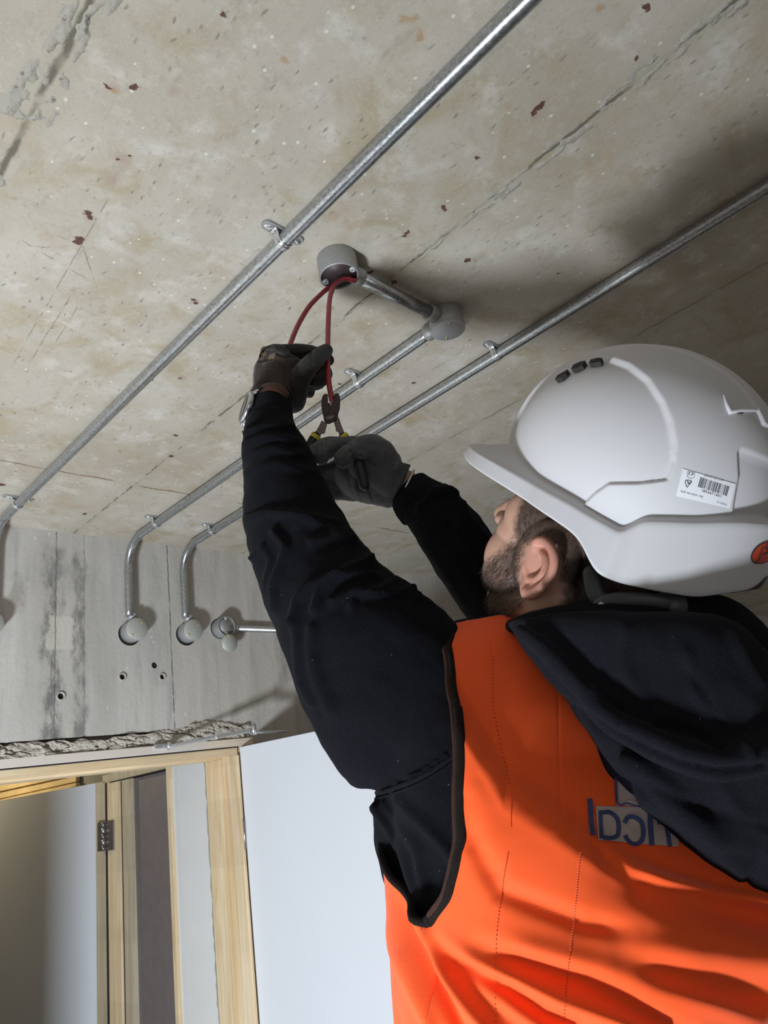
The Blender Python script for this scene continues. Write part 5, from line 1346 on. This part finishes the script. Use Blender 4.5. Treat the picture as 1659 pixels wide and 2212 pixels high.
# left glove (upper): palm, five separate fingers pinching the cable
DG = 1.0
dc = float(proj(pa[60])[2])
def cable_d(y):
    q = proj(pa); return float(np.interp(y, q[:, 1], q[:, 2]))
D0 = cable_d(775); print('cable depth at pinch', D0)
o = D0-1.0
palm = [chain([(592, 872, 1.0+o*.5, 26), (588, 845, 1.0+o*.6, 27), (590, 805, 1.0+o, 29), (597, 778, 1.0+o, 24)]), chain([(618, 868, 1.0+o, 20), (624, 835, 1.0+o, 24), (624, 800, 1.0+o, 24)]),
        chain([(636, 880, 1.004+o, 9), (638, 862, 1.006+o, 13), (642, 838, 1.008+o, 15)])]
idx = chain([(590, 768, 1.018+o, 14.5), (618, 761, 1.030+o, 12.5), (650, 759, 1.036+o, 11.5), (682, 764, 1.030+o, 10.5), (702, 772, 1.017+o, 9.8), (709, 778, 1.010+o, 9)])
mid = chain([(598, 785, 1.032+o, 14), (640, 782, 1.052+o, 12.5), (684, 790, 1.050+o, 11.5), (703, 806, 1.036+o, 10.5), (694, 822, 1.022+o, 10), (676, 824, 1.016+o, 9.5)])
rng_ = chain([(606, 808, 1.040+o, 13.5), (640, 808, 1.058+o, 12), (680, 816, 1.052+o, 11), (690, 826, 1.038+o, 10), (672, 832, 1.026+o, 9.5)])
pky = chain([(614, 832, 1.036+o, 11.5), (640, 838, 1.048+o, 10.5), (662, 845, 1.044+o, 9.6), (668, 847, 1.036+o, 9)])
thb = chain([(636, 866, .992+o, 17), (642, 832, .980+o, 17.5), (655, 806, .975+o, 15.5), (674, 784, .980+o, 13.5), (694, 766, .988+o, 12), (704, 758, .992+o, 10.5)])
gV, gF = remesh(join(*palm, idx, mid, rng_, pky, thb), .00125, 3, .5)
gN = vnormals(gV, gF); gp = proj(gV); vd = (gV-CAM)/np.linalg.norm(gV-CAM, axis=1)[:, None]; fc = sstep(-.1, .3, -np.sum(gN*vd, 1))
GLf = [([zg(690, 300), zg(800, 345), zg(900, 350), zg(1060, 330), zg(1200, 280)], -.0030, 2.6), ([zg(900, 470), zg(1000, 560), zg(1130, 650)], -.0014, 2.5), ([zg(900, 560), zg(930, 620), zg(1110, 640)], .0009, 3), ([zg(1130, 700), zg(1090, 780), zg(1030, 920)], -.001, 2.5),
       ([zg(700, 200), zg(760, 260), zg(840, 330)], .0012, 3), ([zg(880, 180), zg(910, 240), zg(905, 310)], -.001, 2), ([zg(1180, 330), zg(1200, 400), zg(1190, 500)], -.0010, 2.5)]
D = folds(gV, gN, gp, GLf)*fc+fbm(gV*90, 2, 5)*.0006
glove = adopt('glove', (gV+gN*D[:, None], gF), M['gloved'], person, fix=False); tag(glove, 'dark glove pinching the red cable')
glb = BVHTree.FromPolygons((gV+gN*D[:, None]).tolist(), gF)
def on_g(px, py, off=.0006):
    a, n = on_mesh(glb, px, py, off)
    if a is None: a = P(px, py, 1.0+o-.03); n = -ray(px, py)
    return a, n
# knitted back of the glove as its own thin layer
ring = []
kb = [zg(440, 235), zg(470, 200), zg(560, 185), zg(660, 175), zg(690, 240), zg(760, 320), zg(900, 355), zg(1000, 365), zg(930, 430), zg(890, 500), zg(870, 620), zg(865, 760), zg(845, 850), zg(700, 745), zg(540, 715), zg(400, 750), zg(345, 800), zg(350, 680), zg(375, 520), zg(410, 350)]
from mathutils.geometry import delaunay_2d_cdt
def region_mesh(poly, surf, off, step):
    pl_ = np.array(poly, float); n = len(pl_); bd = []
    for i in range(n):
        a, b = pl_[i], pl_[(i+1) % n]; k = max(1, int(np.linalg.norm(b-a)/step)); bd += [a+(b-a)*j/k for j in range(k)]
    bd = np.array(bd); x0, y0 = bd.min(0); x1, y1 = bd.max(0)
    gx, gy = np.meshgrid(np.arange(x0, x1, step), np.arange(y0, y1, step)); g_ = np.stack([gx.ravel(), gy.ravel()], -1)
    g_ = g_[inside(g_, bd) & (poly_dist(g_, bd, True) > step*.6)]
    pts = np.concatenate([bd, g_]); m = len(bd)
    r = delaunay_2d_cdt([Vector(q) for q in pts], [(i, (i+1) % m) for i in range(m)], [], 0, 1e-5)
    v2 = np.array([q[:] for q in r[0]]); fs = [f for f in r[2] if inside(np.array([v2[list(f)].mean(0)]), bd)[0]]
    return np.array([surf(x, y, off)[0] for x, y in v2]), fs
adopt('knit_back', region_mesh(kb, on_g, .0005, 2.2), M['knit'], person, fix=False)
M['gprint'] = flat('grey_orange_print', (.16, .15, .15), .8, 0, 300, .5); M['gprinto'] = flat('ochre_print', (.20, .13, .065), .8)
rp = random.Random(8); gl = []; go = []
def scribble(x0, y0, x1, y1, h, lst, n):
    for i in range(n):
        a = i/n; X = x0+(x1-x0)*a; Y = y0+(y1-y0)*a; w = (x1-x0)/n*.72
        k = rp.choice([0, 1, 2, 3]); t_ = h*.16
        sx, sy = (x1-x0)/n, (y1-y0)/n
        A = (X, Y); B = (X+sx*.7, Y+sy*.7); up = np.array([h*.22, -h])
        pts = {0: [A, (A[0]+up[0], A[1]+up[1])], 1: [A, B], 2: [(A[0]+up[0]*.5, A[1]+up[1]*.5), (B[0]+up[0]*.5, B[1]+up[1]*.5)], 3: [B, (B[0]+up[0], B[1]+up[1])]}
        for kk in {k, (k+1) % 4, rp.choice([0, 1, 2, 3])}:
            p, q = pts[kk]; mx = ((p[0]+q[0])/2+.01, (p[1]+q[1])/2+.01)
            lst += stroke([zg(*p), zg(*mx), zg(*q)], t_/6.9)
scribble(480, 240, 640, 215, 34, gl, 7); scribble(500, 270, 650, 262, 26, gl, 6); scribble(440, 350, 520, 330, 60, go, 3); scribble(430, 420, 500, 395, 60, go, 3)
scribble(555, 405, 650, 375, 62, go, 4); scribble(580, 350, 660, 330, 44, gl, 4); scribble(520, 455, 640, 425, 22, gl, 9); scribble(460, 490, 520, 465, 34, gl, 3); scribble(420, 540, 560, 478, 12, gl, 14); scribble(395, 590, 500, 530, 12, gl, 10)
def dp(name, lst, mat):
    V = []; F = []
    for q in lst:
        b = len(V); V += [on_g(x, y, .0009)[0] for x, y in q]; F.append(tuple(range(b, b+4)))
    g = adopt(name, (np.array(V), F), mat, person, smooth=False, fix=False); tag(g, kind='stuff')
dp('glove_print', gl, M['gprint']); dp('glove_print', go, M['gprinto'])
# knitted cuff: flared ribbed ring, open over the strap
def open_ring(c, a, b, ax, prof, n=120, ribs_=0, amp=0, tilt=None):
    """ring about centre c with half axes a,b; prof rows (scale, along axis)"""
    th = np.arange(n)*2*pi/n; rows = []
    for s, h in prof:
        q = c+ax*h+np.outer(np.cos(th), a)*s+np.outer(np.sin(th), b)*s
        if amp: q = q+(q-c-ax*h)/np.linalg.norm(q-c-ax*h, axis=1)[:, None]*(amp*np.cos(th*ribs_))[:, None]
        rows.append(q)
    return np.concatenate(rows), grid_faces(len(rows), n, True, False)
cL, cR_ = P(548, 836, 1.0+o*.6), P(633, 868, 1.0+o*.8); wc = (cL+cR_)/2; a_ = (cR_-cL)/2; axw = nrm(P(590, 790, 1.0+o)-P(588, 900, .992)); axw = nrm(axw-a_*(axw@a_)/(a_@a_)); b_ = nrm(np.cross(a_, axw))*.030
adopt('glove_cuff', open_ring(wc, a_, b_, axw, [(1.02, .034), (1.0, .024), (.98, .012), (1.0, .003), (1.045, -.004), (1.055, -.0075), (1.03, -.0095), (.99, -.007), (.93, .004), (.90, .02)], 160, 46, .00045), M['knit'], person)
for i in range(5):
    g = adopt('cuff_rib', tube(open_ring(wc, a_*1.03, b_*1.03, axw, [(1.0, -.008+i*.0042)], 60)[0], .0008, 6, closed=True), M['knitg' if i < 2 else 'knit'], person)
# brown watch strap and watch on the outer side of the wrist
M['leather'] = flat('brown_leather_strap', (.060, .022, .012), .55, 0, 60, .3, Specular_IOR_Level=.35)
wc2 = (P(553, 862, .997)+P(626, 872, 1.0))/2; a2 = (P(626, 874, 1.0)-P(553, 862, .997))/2; ax2 = nrm(axw-a2*(axw@a2)/(a2@a2)); b2 = nrm(np.cross(a2, ax2))*.0262
watch = empty('wrist_watch', P(534, 882, .99)); tag(watch, 'silver wrist watch on brown strap worn on the raised wrist', 'watch')
adopt('strap', open_ring(wc2, a2, b2, ax2, [(.985, -.0095), (1.01, -.0085), (1.025, 0), (1.01, .0085), (.985, .0095)], 90), M['leather'], watch)
M['steelw'] = flat('polished_steel', (.60, .61, .64), .22, 1.0); M['dial'] = flat('dark_watch_dial', (.02, .018, .018), .15, 0, Specular_IOR_Level=.8)
wcn = P(534.5, 882, .985); upw = nrm(P(546, 846, .985)-P(523, 918, .985)); outw = nrm(-a_*1.0+(-ray(534, 882))*-.012); outw = nrm(outw-upw*(outw@upw))
outw = nrm(nrm(P(500, 874, .985)-wcn)*.93+nrm(CAM-wcn)*.33); outw = nrm(outw-upw*(outw@upw))
adopt('case', lathe([(.0005, -.0045), (.019, -.0045), (.0225, -.002), (.0230, .002), (.0225, .0046), (.0205, .0056), (.0198, .0050), (.0005, .0050)], 56, wcn, outw), M['steelw'], watch)
adopt('dial', lathe([(.0005, .0053), (.0192, .0053), (.0192, .0050), (.0005, .0050)], 48, wcn, outw), M['dial'], watch)
for s in (1, -1):
    q = wcn+upw*s*.024; adopt('lug', tube([q-upw*s*.004-outw*.001, q+nrm(a2)*.004-outw*.004+upw*s*.003, q+nrm(a2)*.011-outw*.006+upw*s*.001], [.0050, .0042, .0036], 12, flat=(outw, .6)), M['steelw'], watch)
adopt('crown', lathe([(.0005, .0), (.0028, .0), (.0028, .003), (.0005, .0035)], 16, wcn-upw*.0225, -upw), M['steelw'], watch)

# right glove (lower): thumb over the handles, fingers wrapped round
zr_ = lambda X, Y: (640+X/5.925, 900+Y/5.925)
p_ = -.012
palm = [chain([(862, 1050, 1.0, 25), (842, 1040, .995, 28), (815, 1018, .995, 33), (798, 1002, .995, 33)]), chain([(840, 1062, 1.0, 22), (805, 1052, 1.0, 25), (775, 1040, 1.002, 25), (755, 1028, 1.006, 24)]), chain([(820, 985, .99, 24), (800, 975, .985, 24)])]
thb = chain([(836, 1005, .982, 22), (815, 978, .972, 21), (793, 966, .965, 17.5), (770, 972, .960, 14.5), (752, 984, .957, 14.5), (742, 991, .958, 13.5)])
idx = chain([(800, 968, .995, 16), (772, 964, .998, 14), (738, 963, .998, 12.8), (706, 965, .99, 13), (684, 976, .978, 12.5), (676, 986, .970, 12)])
idx2 = chain([(716, 966, .985, 13), (700, 975, .972, 13.5), (694, 985, .966, 12)])
mid = chain([(775, 1010, 1.010, 20), (740, 1016, 1.012, 17), (708, 1022, 1.010, 15), (684, 1024, 1.0, 12.5), (668, 1020, .985, 11)])
rgf = chain([(775, 1036, 1.012, 20), (742, 1044, 1.014, 17), (712, 1056, 1.012, 12.5), (690, 1060, 1.0, 11)])
pkf = chain([(790, 1056, 1.014, 17), (762, 1062, 1.016, 14), (735, 1064, 1.014, 11.5), (716, 1066, 1.004, 10)])
rV, rF = remesh(join(*palm, thb, idx, idx2, mid, rgf, pkf), .0013, 2, .5)
rN = vnormals(rV, rF); rq = proj(rV); vd = (rV-CAM)/np.linalg.norm(rV-CAM, axis=1)[:, None]; fc = sstep(-.1, .3, -np.sum(rN*vd, 1))
GRf = [([zr_(500, 580), zr_(570, 635), zr_(660, 610), zr_(720, 560)], -.0028, 2.2), ([zr_(690, 430), zr_(740, 500), zr_(840, 500)], -.0035, 2.4), ([zr_(620, 350), zr_(700, 370), zr_(750, 480)], -.0022, 2.6), ([zr_(790, 500), zr_(850, 540), zr_(900, 530)], .0014, 3), ([zr_(740, 520), zr_(790, 700), zr_(800, 860), zr_(850, 925), zr_(885, 870)], -.0040, 3.4), ([zr_(770, 530), zr_(830, 700), zr_(880, 850)], -.0045, 5.5),
       ([zr_(370, 250), zr_(385, 380), zr_(400, 465), zr_(490, 440)], -.0020, 1.8), ([zr_(310, 350), zr_(325, 460), zr_(315, 560)], -.002, 2.2), ([zr_(560, 830), zr_(600, 960)], .0014, 4), ([zr_(740, 900), zr_(770, 990)], .0014, 4), ([zr_(900, 850), zr_(960, 1000), zr_(980, 1070)], -.0016, 3), ([zr_(1160, 480), zr_(1230, 640), zr_(1260, 850)], -.0012, 3), ([zr_(640, 640), zr_(700, 860), zr_(740, 990)], -.0012, 4), ([zr_(800, 550), zr_(870, 720), zr_(920, 850)], .0014, 3)]
D = folds(rV, rN, rq, GRf)*fc+fbm(rV*80, 3, 15)*.0011
g2 = adopt('glove', (rV+rN*D[:, None], rF), M['glove'], person, fix=False); tag(g2, 'grey coated glove closed round the cutter handles')
cT, cB = P(877, 1003, 1.0), P(836, 1084, .998); wc = (cT+cB)/2; a_ = (cT-cB)/2; axr = nrm(P(862, 1050, 1.0)-P(800, 1010, 1.0)); axr = nrm(axr-a_*(axr@a_)/(a_@a_)); b_ = nrm(np.cross(a_, axr))*.031
adopt('glove_cuff', open_ring(wc, a_, b_, axr, [(.88, -.034), (.95, -.024), (.96, -.014), (.97, -.006), (1.02, .001), (1.05, .004), (1.03, .0065), (.97, .005), (.9, -.004), (.86, -.02)], 150, 40, .0007), M['knitg'], person)
adopt('bracelet', tube(open_ring(wc, a_*.93, b_*.93, axr, [(1.0, .0135)], 60)[0], .0018, 8, closed=True), M['steelw'], person)

# cutting pliers held by the right hand, cable in the jaws
pl_e = empty('cable_cutters', P(715, 905, D0-.02)); tag(pl_e, 'brown steel cable cutters with yellow banded grips biting the red cable', 'pliers')
M['plsteel'] = flat('brown_oxidised_steel', (.055, .040, .034), .42, .7, 90, .3); M['plsteel2'] = flat('bare_brown_steel', (.13, .10, .088), .38, .8, 90, .25); M['grip'] = flat('black_rubber_grip', (.012, .012, .013), .5, 0, 80, .2)
M['yellow'] = flat('yellow_grip_band', (.62, .52, .03), .45)
DP = cable_d(868); zp = zg
def plate(pts, th, d=None, dd=0.0):
    d = d or DP; n = len(pts); F0 = [P(*zp(*q), d-th/2+dd) for q in pts]; F1 = [P(*zp(*q), d+th/2+dd) for q in pts]
    cen = np.mean(F0, 0); V = F0+F1; F = [tuple(range(n)), tuple(range(2*n-1, n-1, -1))]+[(i, (i+1) % n, n+(i+1) % n, n+i) for i in range(n)]
    return np.array(V), F
lj = [(1440, 910), (1400, 900), (1372, 915), (1352, 960), (1343, 1040), (1345, 1130), (1365, 1220), (1400, 1290), (1440, 1320), (1500, 1300), (1530, 1220), (1500, 1110), (1462, 1045), (1440, 1030), (1440, 985), (1432, 955)]
rj = [(1535, 905), (1575, 890), (1605, 905), (1620, 960), (1624, 1040), (1618, 1130), (1590, 1220), (1550, 1290), (1500, 1330), (1450, 1350), (1430, 1290), (1445, 1180), (1480, 1090), (1500, 1035), (1515, 1010), (1530, 965)]
g = adopt('jaw', plate(lj, .007, dd=.0018), M['plsteel'], pl_e, smooth=False); bevel(g, .0012, 3)
g = adopt('jaw', plate(rj, .007, dd=-.0018), M['plsteel'], pl_e, smooth=False); bevel(g, .0012, 3)
g = adopt('joint_plate', plate([(1370, 1230), (1460, 1180), (1555, 1180), (1600, 1240), (1540, 1320), (1445, 1362), (1385, 1320)], .012), M['plsteel'], pl_e, smooth=False); bevel(g, .0016, 3)
g = adopt('joint_plate', plate([(1400, 1250), (1470, 1225), (1530, 1215), (1560, 1240), (1500, 1290), (1420, 1300)], .015), M['plsteel2'], pl_e, smooth=False); bevel(g, .001, 2)
g = adopt('handle', plate([(1345, 1300), (1430, 1350), (1412, 1420), (1390, 1500), (1345, 1500), (1310, 1560), (1205, 1530), (1270, 1450), (1310, 1380)], .0065), M['plsteel2'], pl_e, smooth=False); bevel(g, .001, 2)
g = adopt('handle', plate([(1530, 1320), (1600, 1250), (1640, 1370), (1680, 1470), (1712, 1530), (1640, 1590), (1610, 1520), (1600, 1475), (1560, 1465), (1556, 1420)], .0065), M['plsteel2'], pl_e, smooth=False); bevel(g, .001, 2)
ph = lambda x, y, d: P(*zg(x, y), d)
adopt('grip', tube(spline([ph(1255, 1540, DP), ph(1215, 1600, DP), ph(1165, 1700, DP-.004), ph(1130, 1800, DP-.006), ph(1110, 1950, DP-.004), ph(1130, 2100, DP)], 26), [.0072]*10+[.0078]*10+[.0066]*6, 16), M['grip'], pl_e)
adopt('yellow_band', tube([ph(1275, 1512, DP), ph(1240, 1562, DP)], .0076, 18, 'flat'), M['yellow'], pl_e)
adopt('grip', tube(spline([ph(1675, 1550, DP), ph(1720, 1610, DP), P(762, 966, DP+.004), P(772, 992, .968), P(780, 1020, .960), P(784.5, 1040, .958), P(786.5, 1049, .958)], 30), [.0072]*8+[.0078]*14+[.0074]*8, 16), M['grip'], pl_e)
adopt('yellow_band', tube([ph(1655, 1520, DP), ph(1695, 1572, DP)], .0076, 18, 'flat'), M['yellow'], pl_e)
adopt('cutting_edge', tube([ph(1440, 1030, DP-.004), ph(1470, 1048, DP-.004), ph(1505, 1020, DP-.004)], .0006, 8), M['aluminium'], pl_e)
bpy.context.view_layer.update()
